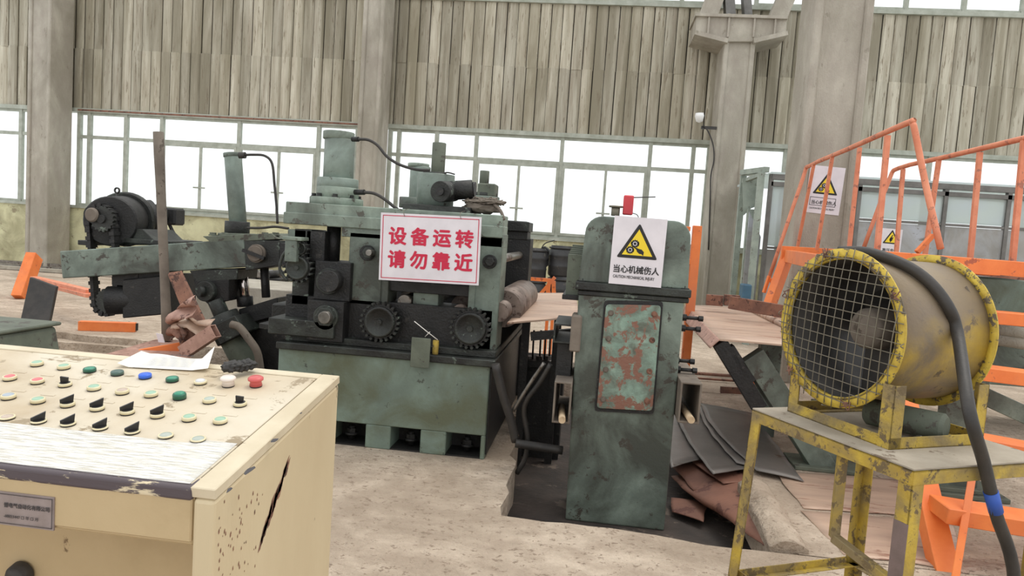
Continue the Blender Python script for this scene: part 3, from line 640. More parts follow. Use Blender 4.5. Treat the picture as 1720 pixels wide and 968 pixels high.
# bolted cover
tl, tr, br, bl = (pc(1017,509,HY), pc(1111,511,HY), pc(1096,691,HY), pc(1001,686,HY))
def rq(k):      # rounded inset quad
    c = (tl+tr+br+bl)/4; qq = [c+(p-c)*k for p in (bl, br, tr, tl)]; o = []
    for i in range(4):
        A_, B_, C_ = qq[i-1], qq[i], qq[(i+1) % 4]; p0 = B_+(A_-B_).normalized()*.022; p1 = B_+(C_-B_).normalized()*.022
        for t_ in (0, .5, 1): o.append(p0*(1-t_)**2+B_*2*t_*(1-t_)+p1*t_*t_)
    return o
g = G(); g.prism([p+Vector((0,-.0,0)) for p in rq(1.05)], (0, -.012, 0)); g.obj('cover_gasket', 'black', HS)
g = G(); g.prism([p+Vector((0,-.012,0)) for p in rq(.98)], (0, -.018, 0)); cv = g.obj('cover_plate', 'rustplate', HS, bevel=.003)
for u_ in (.11, .88):
    for v_ in (.09, .33, .62, .90):
        p = tl.lerp(tr, u_).lerp(bl.lerp(br, u_), v_)+Vector((0,-.03,0)); g = G(); g.cyl(p, p+Vector((0,-.006,0)), .019, n=16); bolt(g, p+Vector((0,-.006,0)), (0,-1,0), .012, .012); g.obj('bolt', 'dust' if u_ < .5 else 'rust', cv)
# studs at the right side
for x_, y_, l_ in ((1150, 533, 22), (1148, 551, 20), (1138, 605, 20), (1140, 620, 22)):
    a = pc(x_-6, y_, HY+.15); k = .0042*l_
    g = G(); g.cyl(a, a+Vector((k+.03,0,0)), .012, n=12); g.cyl(a+Vector((k+.02,0,0)), a+Vector((k+.05,0,0)), .02, n=6, smooth=False); g.cyl(a+Vector((.01,0,0)), a+Vector((.035,0,0)), .024, n=6, smooth=False); g.obj('stud', 'black', HS)
# open square tubes with wooden pegs, both sides
for (x0_, x1_, y0_, y1_, yy, ln) in ((929, 959, 642, 712, HY-.16, .75), (1141, 1177, 643, 712, HY-.16, .8)):
    q = span(x0_, y0_, x1_, y1_, yy, .1); xm, zm_ = (q[0]+q[3])/2, (q[2]+q[5])/2
    g = G(); g.tube_box((xm, yy, zm_), (xm, yy+ln, zm_), q[3]-q[0], q[5]-q[2], .012); g.obj('square_tube', 'dust', HS, bevel=.003)
    g = G(); g.cyl((xm+.01, yy-.05, q[2]+.035), (xm-.01, yy+.3, q[2]+.04), .022, n=16); g.obj('peg', 'wood', HS)
g = G(); q = span(958, 530, 976, 592, HY-.04, .2); g.box(*q); g.obj('side_block', 'dust', HS, bevel=.01)
g = G(); q = span(930, 545, 962, 577, HY-.02, .1); xm, zm_ = (q[0]+q[3])/2, (q[2]+q[5])/2; g.tube_box((xm, HY-.02, zm_), (xm, HY+.5, zm_), q[3]-q[0], q[5]-q[2], .01); g.obj('upper_tube', 'oily', HS)
g = G(); q = span(934, 577, 960, 642, HY+.05, .35); g.box(*q); g.obj('side_bracket', 'black', HS, bevel=.004)
# stacked guide plates left of hood
for i in range(6):
    q = span(952+i*1.3, 428-i*3.2, 992, 498, HY+.14+i*.07, .05); g = G(); g.box(*q); g.obj('guide_plate', 'dustgreen', HS, bevel=.002)
g = G(); g.box(*span(944, 496, 975, 504, HY+.1, .5)); g.obj('guide_shelf', 'black', HS, bevel=.003)
# sign on the hood
t, O, ux, uy, nr, W_, H_ = board_from((1031,362), (1120,369), (1022,476), HY-.035, 'warning_sign', 'white gear hazard sign fixed to the green hood')
hazard(O, ux, uy, nr, W_*.49, H_*.57, W_*.78, t)
text('lettering', '当心机械伤人', O+ux*W_*.055+uy*H_*.185, ux, uy, W_*.158, 'ink', t, .0012, sx=.93)
text('small_lettering', 'CAUTION MECHANICAL INJURY', O+ux*W_*.07+uy*H_*.095, ux, uy, W_*.082, 'ink', t, .0002, sx=.66)
# red beacon & wire on hood
g = G(); g.box(*span(1047, 328, 1064, 361, HY+.1, .06)); bx = g.obj('red_switch_box', 'redbox', None, 'small red box standing on top of the green hood', 'box', bevel=.006)
g = G(); g.tube([pc(1064,332,HY+.12), pc(1101,331,HY+.12)], .004, 6, 1); g.tube([pc(1062,358,HY+.12), pc(1070,361,HY+.1), pc(1073,367,HY+.05)], .003, 6); g.obj('antenna', 'rubber', bx)
g = G(); q = pc(1034, 354, HY+.12); g.cyl(q+Vector((0,0,-.035)), q+Vector((0,0,.02)), .028); g.cyl(q+Vector((0,0,.02)), q+Vector((0,0,.032)), .046); g.obj('valve_knob', 'grate', None, 'small grey valve knob beside the red box on the hood', 'valve', bevel=.003)
# sign on near column
c4Y = 9.034
t, O, ux, uy, nr, W_, H_ = board_from((1364,277), (1423,283), (1350,356), c4Y, 'warning_sign', 'white gear hazard sign with boxed lettering on the near concrete column')
hazard(O, ux, uy, nr, W_*.52, H_*.56, W_*.72, t)
ring_on('letter_box', O, ux, uy, nr, W_*.12, H_*.16, W_*.86, H_*.34, .006, 'ink', t)
text('lettering', '当心机械伤人', O+ux*W_*.16+uy*H_*.20, ux, uy, W_*.128, 'ink', t, .001, sx=.95)
text('small_lettering', 'CAUTION MECHANICAL INJURY', O+ux*W_*.13+uy*H_*.085, ux, uy, W_*.075, 'ink', t, .0001, sx=.66)
t, O, ux, uy, nr, W_, H_ = board_from((1480,383), (1514,386), (1477,426), EY-.025, 'warning_sign', 'small white lightning hazard sign hanging on the booth behind the railing')
hazard(O, ux, uy, nr, W_*.5, H_*.6, W_*.85, t, True)
text('lettering', '高压危险', O+ux*W_*.1+uy*H_*.1, ux, uy, W_*.2, 'ink', t, .001)
# ================================================================ STRIP TABLES
def quad_sheet(name, m, corners, t=.006, par=None, label=None, cat=None, group=None, sag=0, n=8, seed=0, bev=0):
    a, b, c, d = [Vector(p) for p in corners]
    def fn(u, v):
        p = a.lerp(b, u).lerp(d.lerp(c, u), v); p.z += sag*math.sin(math.pi*u)*math.sin(math.pi*v)+.003*noise.noise(p*4+Vector((seed,0,0))); return p
    g = G(); g.sheet(fn, n, n, t); return g.obj(name, m, par, label, cat, group)
TA = thing('inlet_plate', 'pale rusty sheet plate between the leveller and the green hooded stand', 'plate', (-.35, 5.2, .9))
za = .97
A = [P(852,542,Z=za), P(972,532,Z=za+.02), P(968,492,Z=za+.02), P(898,492,Z=za)]
quad_sheet('plate', 'plate', A, .012, TA)
for x_ in (880, 935):
    q = P(x_, 540, Z=za-.03); g = G(); g.box(q.x-.03, q.y+.2, -.27, q.x+.03, q.y+.26, za-.012); g.obj('support', 'black', TA)
g = G(); a, b = P(860,552,Y=5.3), P(968,548,Y=5.3); g.beam((a.x+.15, 5.25, a.z-.04), (b.x, 5.25, b.z-.04), .06, .06); g.obj('support_rail', 'black', TA)
TB = thing('outlet_table', 'pale rusty table with folded lip on dark green crossed legs right of the hooded stand', 'table', (1.1, 5.6, 0))
zb = .93
c0, c1, c2, c3_, = P(1209,570,Z=zb), P(1345,569,Z=zb), P(1345,520,Z=zb), P(1150,512,Z=zb)
quad_sheet('table_top', 'plate', [c0, (c1.x+.5, c0.y, zb), (c1.x+.5, P(1250,513,Z=zb).y, zb), c3_], .012, TB)
l0, l1 = P(1193,584,Y=c0.y-.05), P(1150,548,Y=c3_.y-.5)
quad_sheet('folded_lip', 'pinkrust', [l0, c0, c3_, P(1146,534,Y=c3_.y-.3)], .008, TB)
g = G(); r0_ = P(1243,511,Z=zb+.02); r1_ = P(1320,548,Z=zb+.02); g.cyl(r0_, r1_, .03); g.obj('edge_roll', 'plate', TB)
g = G(); g.beam(P(1225,508,Y=6.9), P(1330,526,Y=6.9), .05, .12); g.obj('side_guide', 'rust', TB, bevel=.004)
for a_, b_ in ((1187, 1215), (1217, 1243)):
    g = G(); g.box(*span(a_, 496, b_, 514, 7.6, .06)); g.obj('end_guide', 'rust', TB, bevel=.003)
yb_ = c0.y+.06
for (a_, b_, wd, m) in (((1208,575), (1275,685), .11, 'black'), ((1262,596), (1385,790), .17, 'green'), ((1225,582), (1262,640), .06, 'black')):
    g = G(); p, q = P(*a_, Y=yb_), P(*b_, Y=yb_+ (.1 if m == 'green' else 0)); g.beam(p, q, .1, wd); g.obj('brace', m, TB, bevel=.003)
for x_ in (1297,):
    g = G(); q = P(x_, 575, Y=6.3); g.box(q.x-.09, 6.3, 0, q.x+.09, 6.4, zb-.01); g.obj('leg', 'green', TB, bevel=.004)
q = P(1392, 740, Y=5.5); g = G(); g.box(q.x-.12, 5.5, 0, q.x+.1, 5.62, .5); g.obj('leg', 'green', TB, bevel=.004)
g = G(); g.box(q.x-.25, 5.4, 0, q.x+.3, 5.75, .03); g.obj('foot_plate', 'dustgreen', TB, bevel=.004)
g = G(); g.beam(P(1210,655,Y=7.2), P(1330,662,Y=7.2), .05, .06); g.obj('cross_rail', 'rust', TB)
# second green trestle behind the fan
T2 = thing('green_trestle', 'dark green steel trestle standing behind the yellow blower fan', 'trestle', (2.6, 5.3, 0))
q = P(1628, 650, Y=5.2); g = G(); g.box(q.x-.13, 5.2, .03, q.x+.13, 5.3, q.z+.35); g.obj('leg', 'green', T2, bevel=.004)
g = G(); q2 = P(1605, 828, Z=0); g.box(q.x-.3, 5.1, 0, q.x+.3, 5.5, .03); g.box(q.x-.22, 5.14, .03, q.x+.24, 5.44, .06); g.obj('foot_plate', 'dustgreen', T2, bevel=.004)
g = G(); g.beam(P(1645,662,Y=5.25), P(1760,715,Y=5.25), .1, .12); g.obj('brace', 'green', T2, bevel=.004)
g = G(); g.beam(P(1600,700,Y=5.25), P(1592,790,Y=5.25), .05, .05); g.obj('rod', 'black', T2)
# hydraulic press body seen behind the stair treads
GB = thing('green_cabinet', 'dark green machine cabinet behind the orange stair treads', 'cabinet', (5.2, 7.4, 0))
q = span(1600, 470, 1800, 525, 7.4, .8); g = G(); g.box(q[0], 7.4, .45, q[3]+1, 8.2, q[5]); g.obj('body', 'green_base', GB, bevel=.01)
q = span(1600, 572, 1800, 625, 7.3, .1); g = G(); g.box(q[0], 7.3, q[2], q[3]+1, 7.4, q[5]); g.obj('panel', 'green', GB, bevel=.006)
for y_, x_ in ((552, 1664), (568, 1660)):
    g = G(); a, b = P(x_, y_, Y=6.9), P(1790, y_+20, Y=6.9); g.cyl(a, b, .055, n=20); g.obj('grey_roll', 'column', None, ('upper' if y_ == 552 else 'lower')+' of two pale rolls lying behind the orange treads', 'roll')
g = G(); g.beam(P(1655,548,Y=7.0), P(1790,566,Y=7.0), .08, .03); g.obj('roll_rack', 'black', GB)

q = span(1600, 572, 1800, 625, 7.3, .1)
for xx in (q[0]+.05, q[3]+.9):
    for yy in (7.42, 8.12): g = G(); g.box(xx-.04, yy, 0, xx+.04, yy+.07, .45); g.obj('leg', 'green', GB)
# ================================================================ ORANGE STAIRS AND PLATFORM
ST = thing('orange_stairs', 'orange steel crossover stairs with railings at the right', 'stairs', (2.4, 5, 0))
def Q(x_, y_, d): 
    t = d/((fwd*FPX + rgt*(x_-860) - upv*(y_-484)).normalized().dot(fwd)); return EYE + (fwd*FPX + rgt*(x_-860) - upv*(y_-484)).normalized()*t
def bar(nm, a, b, w_, m='orange', h=None, bev=.003, par=None):
    g = G(); g.beam(a, b, w_, h or w_); return g.obj(nm, m, par or ST, bevel=bev)
# near railing: rail height 2.6, ground plan measured on the plane of the rail
ZR = 2.62
n0, n1 = P(1355,281,Z=ZR), P(1530,204,Z=ZR)
def railtube(nm, pts, r=.022, m='orange_red'):
    g = G(); g.tube(pts, r, 8, 3); return g.obj(nm, m, ST)
e0 = Q(1292, 466, (n0-EYE).dot(fwd)+.1); e1 = P(1580, 418, Z=1.66) if False else Q(1580, 418, (n1-EYE).dot(fwd)-.25)
railtube('handrail', [e0, e0.lerp(n0,.9), n0+(n1-n0)*.04, n0.lerp(n1,.5), n1-(n1-n0)*.03, n1+(n1-n0).normalized()*.03+Vector((0,0,-.02)), n1.lerp(e1,.10)+(n1-n0).normalized()*.03, n1.lerp(e1,.5), e1], .023)
def bal(x0, y0, x1, y1, r=.017, line=(n0, n1)):
    a_, b_ = line; dpl = (b_-a_).cross(Vector((0,0,1))).normalized()
    top = P(x0, y0, n=dpl, p=a_); bot = P(x1, y1, n=dpl, p=a_)
    g = G(); g.beam(top, bot, r*2, r*2); g.obj('baluster', 'orange_red', ST, bevel=.002)
for v in ((1367,276,1339,418), (1398,264,1372,420), (1444,248,1425,430)): bal(*v)
bal(1491,228,1472,435,.02)
f0, f1 = P(1500,285,Z=ZR), P(1722,232,Z=ZR)
f2 = f1+(f1-f0)*.3; dl = Q(1451, 416, (f0-EYE).dot(fwd))
railtube('handrail', [dl, dl.lerp(f0,.85), f0+(f1-f0)*.06, f0.lerp(f1,.5), f1, f2], .024)
for v in ((1517,284,1505,430), (1577,269,1552,440), (1646,256,1629,440), (1720,236,1700,445)): bal(*v, .02, (f0, f1))
bar('brace', Q(1567,395,6.2), Q(1540,424,6.2), .04)
bar('brace', Q(1292,464,8.4), Q(1283,492,8.4), .035); bar('brace', Q(1294,468,8.4), Q(1304,500,8.4), .035)
ZD = 1.52
d0 = Q(1312, 424, 8.3); d1 = Q(1412, 430, 8.2)
bar('deck_edge', d0, d1, .08, 'orange', .15)
bar('stringer', Q(1322,432,8.3), Q(1293,512,8.2), .1, 'orange', .12)
s0 = Q(1452, 455, 5.2); 
bar('deck_edge', s0, Q(1452,455,5.2)+ (Q(1322,430,8.3)-Q(1452,455,5.2))*.98, .08, 'orange', .14)
g = G(); aa, bb = Q(1470,440,5.25), Q(1800,475,5.1); g.hull([aa, bb, Q(1700,437,7.7), Q(1400,430,7.9), aa-Vector((0,0,.02)), bb-Vector((0,0,.02)), Q(1700,437,7.7)-Vector((0,0,.02)), Q(1400,430,7.9)-Vector((0,0,.02))], [(0,1,2,3), (7,6,5,4), (0,4,5,1), (1,5,6,2), (2,6,7,3), (3,7,4,0)]); g.obj('deck', 'rust', ST)
for (xa_, ya_, xb_, yb2, d_, h_, x_end) in ((1470, 434, 1800, 460, 5.2, .115, 0), (1492, 518, 1800, 546, 4.9, .085, 0), (1512, 611, 1800, 648, 4.5, .085, 0), (1540, 722, 1800, 770, 4.1, .03, 0), (1592, 868, 1800, 902, 3.75, .085, 0)):
    a_, b_ = Q(xa_, ya_, d_), Q(xb_, yb2, d_*.985)
    g = G(); dr = (b_-a_).normalized(); bk = Vector((dr.y, -dr.x, 0)).normalized()*-1
    if bk.y < 0: bk = -bk
    g.beam(a_+bk*.11, b_+bk*.11, .22, h_); g.obj('tread', 'orange', ST, bevel=.004)
bar('stringer', Q(1470,470,5.1), Q(1592,985,3.72), .12, 'orange', .10)
bar('stringer', Q(1802,470,5.05), Q(1815,1010,3.66), .12, 'orange', .10)
bar('thin_rail', Q(1650,700,4.0), Q(1604,975,3.6), .035, 'orange')
bar('rear_leg', Q(1180,392,10.5), Q(1180,392,10.5), .05) if False else None
for x_, d_ in ((1460, 7.9), (1268, 8.3)):
    q = Q(x_, 500, d_)
    if x_ != 1268: bar('platform_leg', Vector((q.x, q.y, ZD)), Vector((q.x, q.y, 0)), .09, 'orange')
q = Q(1280, 620, 7.0); bar('platform_leg', P(1297,520,Y=7.6), P(1268,655,Y=7.6), .08, 'orange')
# small orange frame behind the hooded stand
OF = thing('orange_scaffold', 'orange upright steel frame peeking out right behind the green hood', 'frame', P(1160,450,Y=7.5))
def bx(x0_, y0_, x1_, y1_, Y, par=OF, nm='bar'): g = G(); g.box(*span(x0_, y0_, x1_, y1_, Y, .08)); g.obj(nm, 'orange', par, bevel=.004)
q = span(1159, 379, 1174, 512, 7.5, .08); g = G(); g.box(q[0], 7.5, 0, q[3], 7.58, q[5]); g.obj('post', 'orange', OF, bevel=.004)
bx(1130, 380, 1160, 388, 7.5); bx(1130, 434, 1160, 444, 7.5); g = G(); q = P(1120, 440, Y=7.5); g.box(q.x-.04, 7.5, 0, q.x+.04, 7.58, P(1120,380,Y=7.5).z); g.obj('post', 'orange', OF)
OB = thing('orange_barrier', 'low orange rail frame in front of the black drum stacks', 'barrier', P(915,480,Y=9.5))
for a_, b_, w_ in (((882,468), (925,471), .045), ((932,466), (908,494), .045), ((923,471), (920,494), .05), ((930,472), (930,494), .05)):
    g = G(); g.beam(P(*a_, Y=9.5), P(*b_, Y=9.5), w_, w_); g.obj('bar', 'orange', OB)
for x_ in (884, 922, 931):
    g = G(); q = P(x_, 490, Y=9.55); g.box(q.x-.02, 9.55, 0, q.x+.02, 9.6, q.z); g.obj('leg', 'orange', OB)
# ================================================================ BLACK DRUM STACKS
def drum(x_, z0, Y, r, h, label):
    q = P(x_, 450, Y=Y).x; D = thing('black_drum', label, 'drum', (q, Y, z0), 'black drums stacked by the wall')
    g = G(); g.lathe((q, Y, z0), (0,0,1), [(0,0),(0,r*.92),(h*.06,r),(h*.3,r),(h*.33,r*1.04),(h*.36,r),(h*.64,r),(h*.67,r*1.04),(h*.7,r),(h*.86,r*.97),(h*.9,r*.86),(h,r*.86),(h,r*.8),(h*.97,r*.8),(h*.97,0)], 28); g.obj('shell', 'drum', D)
    g = G(); g.lathe((q, Y, z0+h*.9), (0,0,1), [(0,r*.9),(0,r*1.0),(h*.05,r*1.0),(h*.05,r*.86)], 28); g.obj('lid_ring', 'drum', D)
drum(945, 0, 14.6, .29, .8, 'bottom drum of the right black stack left of the green hood'); drum(942, .8, 14.6, .26, .62, 'top drum of the right black stack left of the green hood')
drum(897, 0, 14.4, .27, .72, 'bottom drum of the left black stack beside the dark upright'); drum(897, .72, 14.4, .25, .62, 'top drum of the left black stack beside the dark upright')
g = G(); rr = random.Random(2); c = P(914, 432, Y=14.9)
for i in range(14):
    t0 = rr.uniform(0,6); k = rr.uniform(.5,1); g.tube([c+Vector((math.cos(t0+j)*.13*k, 0+rr.uniform(-.05,.05), math.sin(t0+j)*.22*k)) for j in range(6)], .012, 5, 3)
g.tube([c+Vector((-.1,0,.1)), c+Vector((.0,-.1,.28)), c+Vector((.2,-.2,.36))], .012, 5); 
g.tube([c+Vector((0,0,-.1)), c+Vector((0,.05,-.7)), (c.x, c.y, .02)], .012, 5); g.obj('cable_tangle', 'drum', None, 'dark tangle of cable between the two drum stacks', 'cable')
# ================================================================ PIPEWORK under the inlet plate
PW = thing('floor_pipes', 'thin pipes bending down into the pit left of the green stand', 'pipe', P(900, 640, Y=5.4))
for pts, r in (([(925,612),(905,645),(885,672),(880,695),(886,735),(882,770),(868,795)], .018), ([(914,610),(890,645),(862,690)], .014), ([(832,612),(845,665),(858,705),(866,742)], .03), ([(866,745),(900,750),(945,757)], .03)):
    g = G(); g.tube([P(*p, Y=4.75+i*.02) for i, p in enumerate(pts)], r, 8); g.obj('pipe', 'rubber' if r > .017 else 'steel', PW)
for x_ in (885, 897, 909, 917, 925):
    g = G(); a_, b_ = P(x_, 555, Y=5.9), P(x_-3, 610, Y=5.9); g.cyl(a_, b_, .008, n=8); g.obj('rod', 'black' if x_ % 2 else 'steel', PW)
for x_ in (888, 905, 920):
    q = P(x_, 608, Y=5.9); g = G(); bolt(g, q, (0,0,1), .03, .05); g.obj('rod_nut', 'steel', PW)
g = G(); g.box(*span(872, 608, 950, 618, 5.8, .4)); g.obj('valve_plate', 'black', PW); g = G(); q = span(880, 618, 945, 700, 5.9, .2); g.box(q[0], 5.9, -.27, q[3], 6.2, q[5]); g.obj('valve_body', 'black', PW)
# ================================================================ SCRAP SHEETS right of the stand
SHZ = [ # corner points (photo) laid on planes a little above the pit/floor, bottom ones first
 ('redsheet', [(1128,800),(1245,792),(1300,930),(1205,862)], (-.17,-.03,-.02,-.15), 'largest red rusty sheet at the bottom of the scrap heap', 0),
 ('redsheet', [(1128,838),(1190,846),(1180,876),(1128,858)], (-.22,-.2,-.21,-.23), 'small torn red sheet low in the pit beside the green stand', 1),
 ('redsheet', [(1128,782),(1205,775),(1235,808),(1165,822)], (-.12,-.07,-.06,-.12), 'narrow brown sheet wedged under the grey sheets', 2),
 ('redsheet', [(1150,765),(1270,765),(1300,806),(1215,812)], (-.06,-.03,-.01,-.05), 'brown sheet just below the points of the grey sheets', 3),
 ('sheet', [(1122,680),(1152,690),(1178,772),(1126,786)], (-.01,.0,-.03,-.05), 'short grey sheet next to the green stand', 4),
 ('sheet', [(1132,680),(1190,690),(1255,790),(1196,798)], (.02,.02,.0,-.01), 'long narrow grey sheet pointing to the lower right', 5),
 ('sheet', [(1172,680),(1232,690),(1300,795),(1236,778)], (.045,.04,.015,.02), 'dark grey sheet in the middle of the heap', 6),
 ('sheet', [(1176,678),(1262,694),(1350,808),(1272,790)], (.075,.07,.03,.04), 'widest grey sheet on top of the scrap heap', 7)]
def heap(i, m, pts, zs, label):
    c = [P(*p, Z=z) for p, z in zip(pts, zs)]
    a, b, d, e = c
    def fn(u, v):
        p = a.lerp(b, u).lerp(e.lerp(d, u), v); side = b-a; side.z = 0
        if i in (4, 5, 6, 7): p -= side*math.sin(math.pi*v)*(.16*(1-u))        # left edges bulge like a leaf
        if i == 0: p -= side*math.sin(math.pi*v)*.10*(1-u)
        p.z += .006*math.sin(3*v+i)+.004*math.sin(math.pi*u)
        p += Vector((noise.noise(p*6)*.014, noise.noise(p*6+Vector((3,0,0)))*.016, 0)); return p
    g = G(); g.sheet(fn, 10, 14, .004); g.obj('scrap_sheet', m, None, label, 'sheet', 'scrap sheets heaped by the pit')
for m, pts, zs, lab, i in SHZ: heap(i, m, pts, zs, lab)
heap(8, 'plate', [(1300,792),(1560,812),(1560,868),(1350,852)], (.012,.012,.01,.01), 'flat pale brown sheet on the floor behind the fan stand')
heap(9, 'plate', [(1345,858),(1600,880),(1620,960),(1420,930)], (.006,.006,.006,.006), 'flat beige sheet on the floor under the fan stand')
for y_ in (632, 640):
    g = G(); a_, b_ = P(1150, y_-6, Z=.03), P(1275, y_+3, Z=.03); g.cyl(a_, b_, .014 if y_ > 635 else .02, n=10); g.obj('thin_bar', 'rust', None, ('nearer' if y_ > 635 else 'farther')+' of two thin rusty bars on the floor behind the scrap', 'bar')
# ================================================================ LEFT COIL ARM
AY = 6.3
AR = thing('coil_arm', 'green tilted box arm with oily chain drive left of the leveller', 'machine', (-3.6, AY, 0))
def pa(x_, y_, Y=AY): return P(x_, y_, Y=Y)
g = G(); a, b = pa(102, 445), pa(412, 425); g.beam(a+Vector((0,.22,0)), b+Vector((0,.22,0)), .44, .262); g.obj('box_beam', 'green', AR, bevel=.008)
g = G(); g.prism([pa(410,404), pa(470,404), pa(470,446), pa(412,455)], (0, .44, 0)); g.obj('pivot_block', 'oily', AR, bevel=.006)
g = G(); q = pa(433,426); g.cyl(q, q+Vector((0,-.04,0)), .085, n=28); g.cyl(q+Vector((0,-.04,0)), q+Vector((0,-.06,0)), .07, n=28); pv = g.obj('pivot_pin', 'dust', AR, bevel=.003)
g = G(); g.beam(pa(414,420)+Vector((0,-.07,0)), pa(450,434)+Vector((0,-.07,0)), .03, .03, up=(0,1,0)); g.obj('pin_key', 'black', pv)
g = G(); g.prism([pa(470,408), pa(500,412), pa(500,440), pa(470,446)], (0,.4,0)); g.obj('pivot_neck', 'black', AR)
# plates on the arm
g = G(); g.prism([pa(340,397), pa(455,392), pa(468,402), pa(355,408)], (0, .5, 0)); g.obj('arm_plate', 'dustgreen', AR, bevel=.004)
for x_ in (352, 372, 440, 458): g = G(); bolt(g, pa(x_, 396)+Vector((0,.06,0)), (0,0,1), .03, .03); g.obj('plate_bolt', 'dustgreen', AR)
# slender upright cylinder with pipe
def tcyl(nm, x0_, y0_, x1_, y1_, rp, m, Y=AY+.2, n=28):
    a_, b_ = pa(x0_, y0_, Y), pa(x1_, y1_, Y); g = G(); g.cyl(a_, b_, rp*(a_-EYE).dot(fwd)/FPX, n=n); return g.obj(nm, m, AR, bevel=.004)
tcyl('lift_cylinder', 400, 376, 391, 258, 14, 'cyl'); tcyl('lift_cylinder_cap', 391, 264, 390.5, 257, 15, 'green'); tcyl('lift_cylinder_foot', 398, 395, 399, 372, 20, 'oily'); tcyl('lift_flange', 398, 398, 398, 392, 30, 'dustgreen')
g = G(); g.tube([pa(x_, y_, AY+.1) for x_, y_ in ((400,261),(425,260),(445,262),(457,275),(461,310),(465,352),(466,376))], .012); g.cyl(pa(402,261,AY+.1), pa(412,261,AY+.1), .03); g.obj('hydraulic_pipe', 'rubber', AR)
g = G(); g.tube([pa(x_, y_, AY+.1) for x_, y_ in ((415,383),(440,383),(462,381),(485,384))], .012); g.obj('hydraulic_pipe', 'rubber', AR)
tcyl('chrome_rod', 408, 462, 412, 505, 8, 'chrome', AY+.2); tcyl('guide_rod', 444, 450, 447, 500, 7, 'black', AY+.2); tcyl('rod_gland', 411, 498, 412, 515, 13, 'black', AY+.2)
# pivoting ram below
tcyl('clevis_pin', 351, 489, 351, 488, 3, 'black')
g = G(); g.prism([pa(318,455), pa(400,452), pa(398,470), pa(330,474)], (0,.4,0)); g.obj('clevis_bracket', 'oily', AR, bevel=.005)
g = G(); g.prism([pa(325,470), pa(385,468), pa(384,505), pa(350,512), pa(330,495)], (0,.25,0)); g.obj('clevis', 'black', AR, bevel=.006)
g = G(); q = pa(349,489); g.cyl(q+Vector((0,-.06,0)), q+Vector((0,.2,0)), .095, n=28); g.cyl(q+Vector((-.03,-.09,0)), q+Vector((0,-.06,0)), .05, n=20); g.obj('clevis_eye', 'oily', AR, bevel=.006)
tcyl('ram_rod', 362, 505, 375, 535, 13, 'oily', AY); tcyl('ram_head', 372, 530, 392, 570, 27, 'oily', AY-.02); tcyl('ram_barrel', 388, 562, 425, 632, 22, 'dustgreen', AY); 
g = G(); a_, b_ = pa(352,548,AY-.2), pa(400,530,AY-.2); g.prism([pa(352,550,AY-.17), pa(394,530,AY-.17), pa(412,558,AY-.17), pa(370,580,AY-.17)], (0,.35,0)); g.obj('ram_block', 'oily', AR, bevel=.008)
g = G(); g.tube([pa(x_, y_, AY-.25) for x_, y_ in ((388,545),(402,550),(418,570),(432,592),(438,625))], .035); g.obj('ram_hose', 'dust', AR)
# black sub-structure: carriage
g = G(); g.prism([pa(400,520,AY+.1), pa(466,500,AY+.1), pa(468,530,AY+.1), pa(402,548,AY+.1)], (0,.5,0)); g.prism([pa(395,545,AY+.15), pa(490,530,AY+.15), pa(490,640,AY+.15), pa(400,640,AY+.15)], (0,.6,0)); g.obj('carriage', 'black', AR, bevel=.008)
g = G(); g.prism([pa(435,543,AY-.9), pa(532,556,AY-.9), pa(532,566,AY-.9), pa(435,552,AY-.9)], (0,.5,0)); g.obj('catch_plate', 'oily', LM, bevel=.004)
g = G(); g.prism([pa(456,510,AY-.8), pa(516,512,AY-.8), pa(515,552,AY-.8), pa(455,542,AY-.8)], (0,.4,0)); g.obj('catch_block', 'oily', LM, bevel=.012)
# motor and chain drive above and below the beam
MY = AY+.35
def mcyl(nm, x0_, y0_, x1_, y1_, rp, m, Y0=MY, Y1=None, n=32):
    a_, b_ = P(x0_, y0_, Y=Y0), P(x1_, y1_, Y=Y1 or Y0); g = G(); g.cyl(a_, b_, rp*(a_-EYE).dot(fwd)/FPX, n=n); return g.obj(nm, m, AR, bevel=.012)
mcyl('gear_case', 185, 372, 215, 368, 42, 'black', AY+.2, AY+.75); mcyl('case_ring', 208, 369, 214, 368, 46, 'oily', AY+.6, AY+.7); mcyl('motor_barrel', 214, 368, 258, 364, 29, 'black', AY+.7, AY+.9)
g = G()
for i in range(14):
    t = i*math.pi/7; c0_ = P(222,366,Y=AY+.72); c1_ = P(254,364,Y=AY+.9); d_ = (c1_-c0_).normalized(); u_, v_ = frame_of(d_); o_ = (u_*math.cos(t)+v_*math.sin(t))*.158; g.beam(c0_+o_, c1_+o_, .012, .02)
g.obj('cooling_fins', 'oily', AR)
mcyl('motor_end', 258, 364, 272, 362, 20, 'oily', AY+.85, AY+.95); g = G(); g.box(*span(272, 349, 294, 378, AY+.9, .2)); g.obj('terminal_box', 'black', AR, bevel=.02)
g = G(); g.tube([P(x_, y_, Y=AY+.95) for x_, y_ in ((284,376),(292,392),(304,404),(318,410))], .018); g.obj('motor_cable', 'rubber', AR)
g = G(); q = P(197, 320, Y=AY+.5); g.lathe(q+Vector((0,-.01,0)), (0,1,0), [(0,.018),(.0,.032),(.014,.032),(.014,.018)], 20, True); g.cyl(q+Vector((0,0,-.03)), q+Vector((0,0,-.12)), .012); g.obj('lifting_eye', 'rubber', AR)
g = G(); g.prism([P(200,385,Y=AY+.3), P(240,385,Y=AY+.3), P(268,412,Y=AY+.3), P(195,412,Y=AY+.3)], (0,.5,0)); g.box(*span(190, 402, 285, 410, AY+.25, .6)); g.box(*span(130, 404, 150, 412, AY+.3, .4)); g.obj('motor_foot', 'oily', AR, bevel=.006)
mcyl('shaft_end', 157, 361, 152, 361, 12, 'dust', AY+.1, AY+.06) 
g = G(); g.cyl(P(158,360,Y=AY+.12), P(172,362,Y=AY+.5), .09, n=28); g.obj('chain_wheel_shaft', 'black', AR)
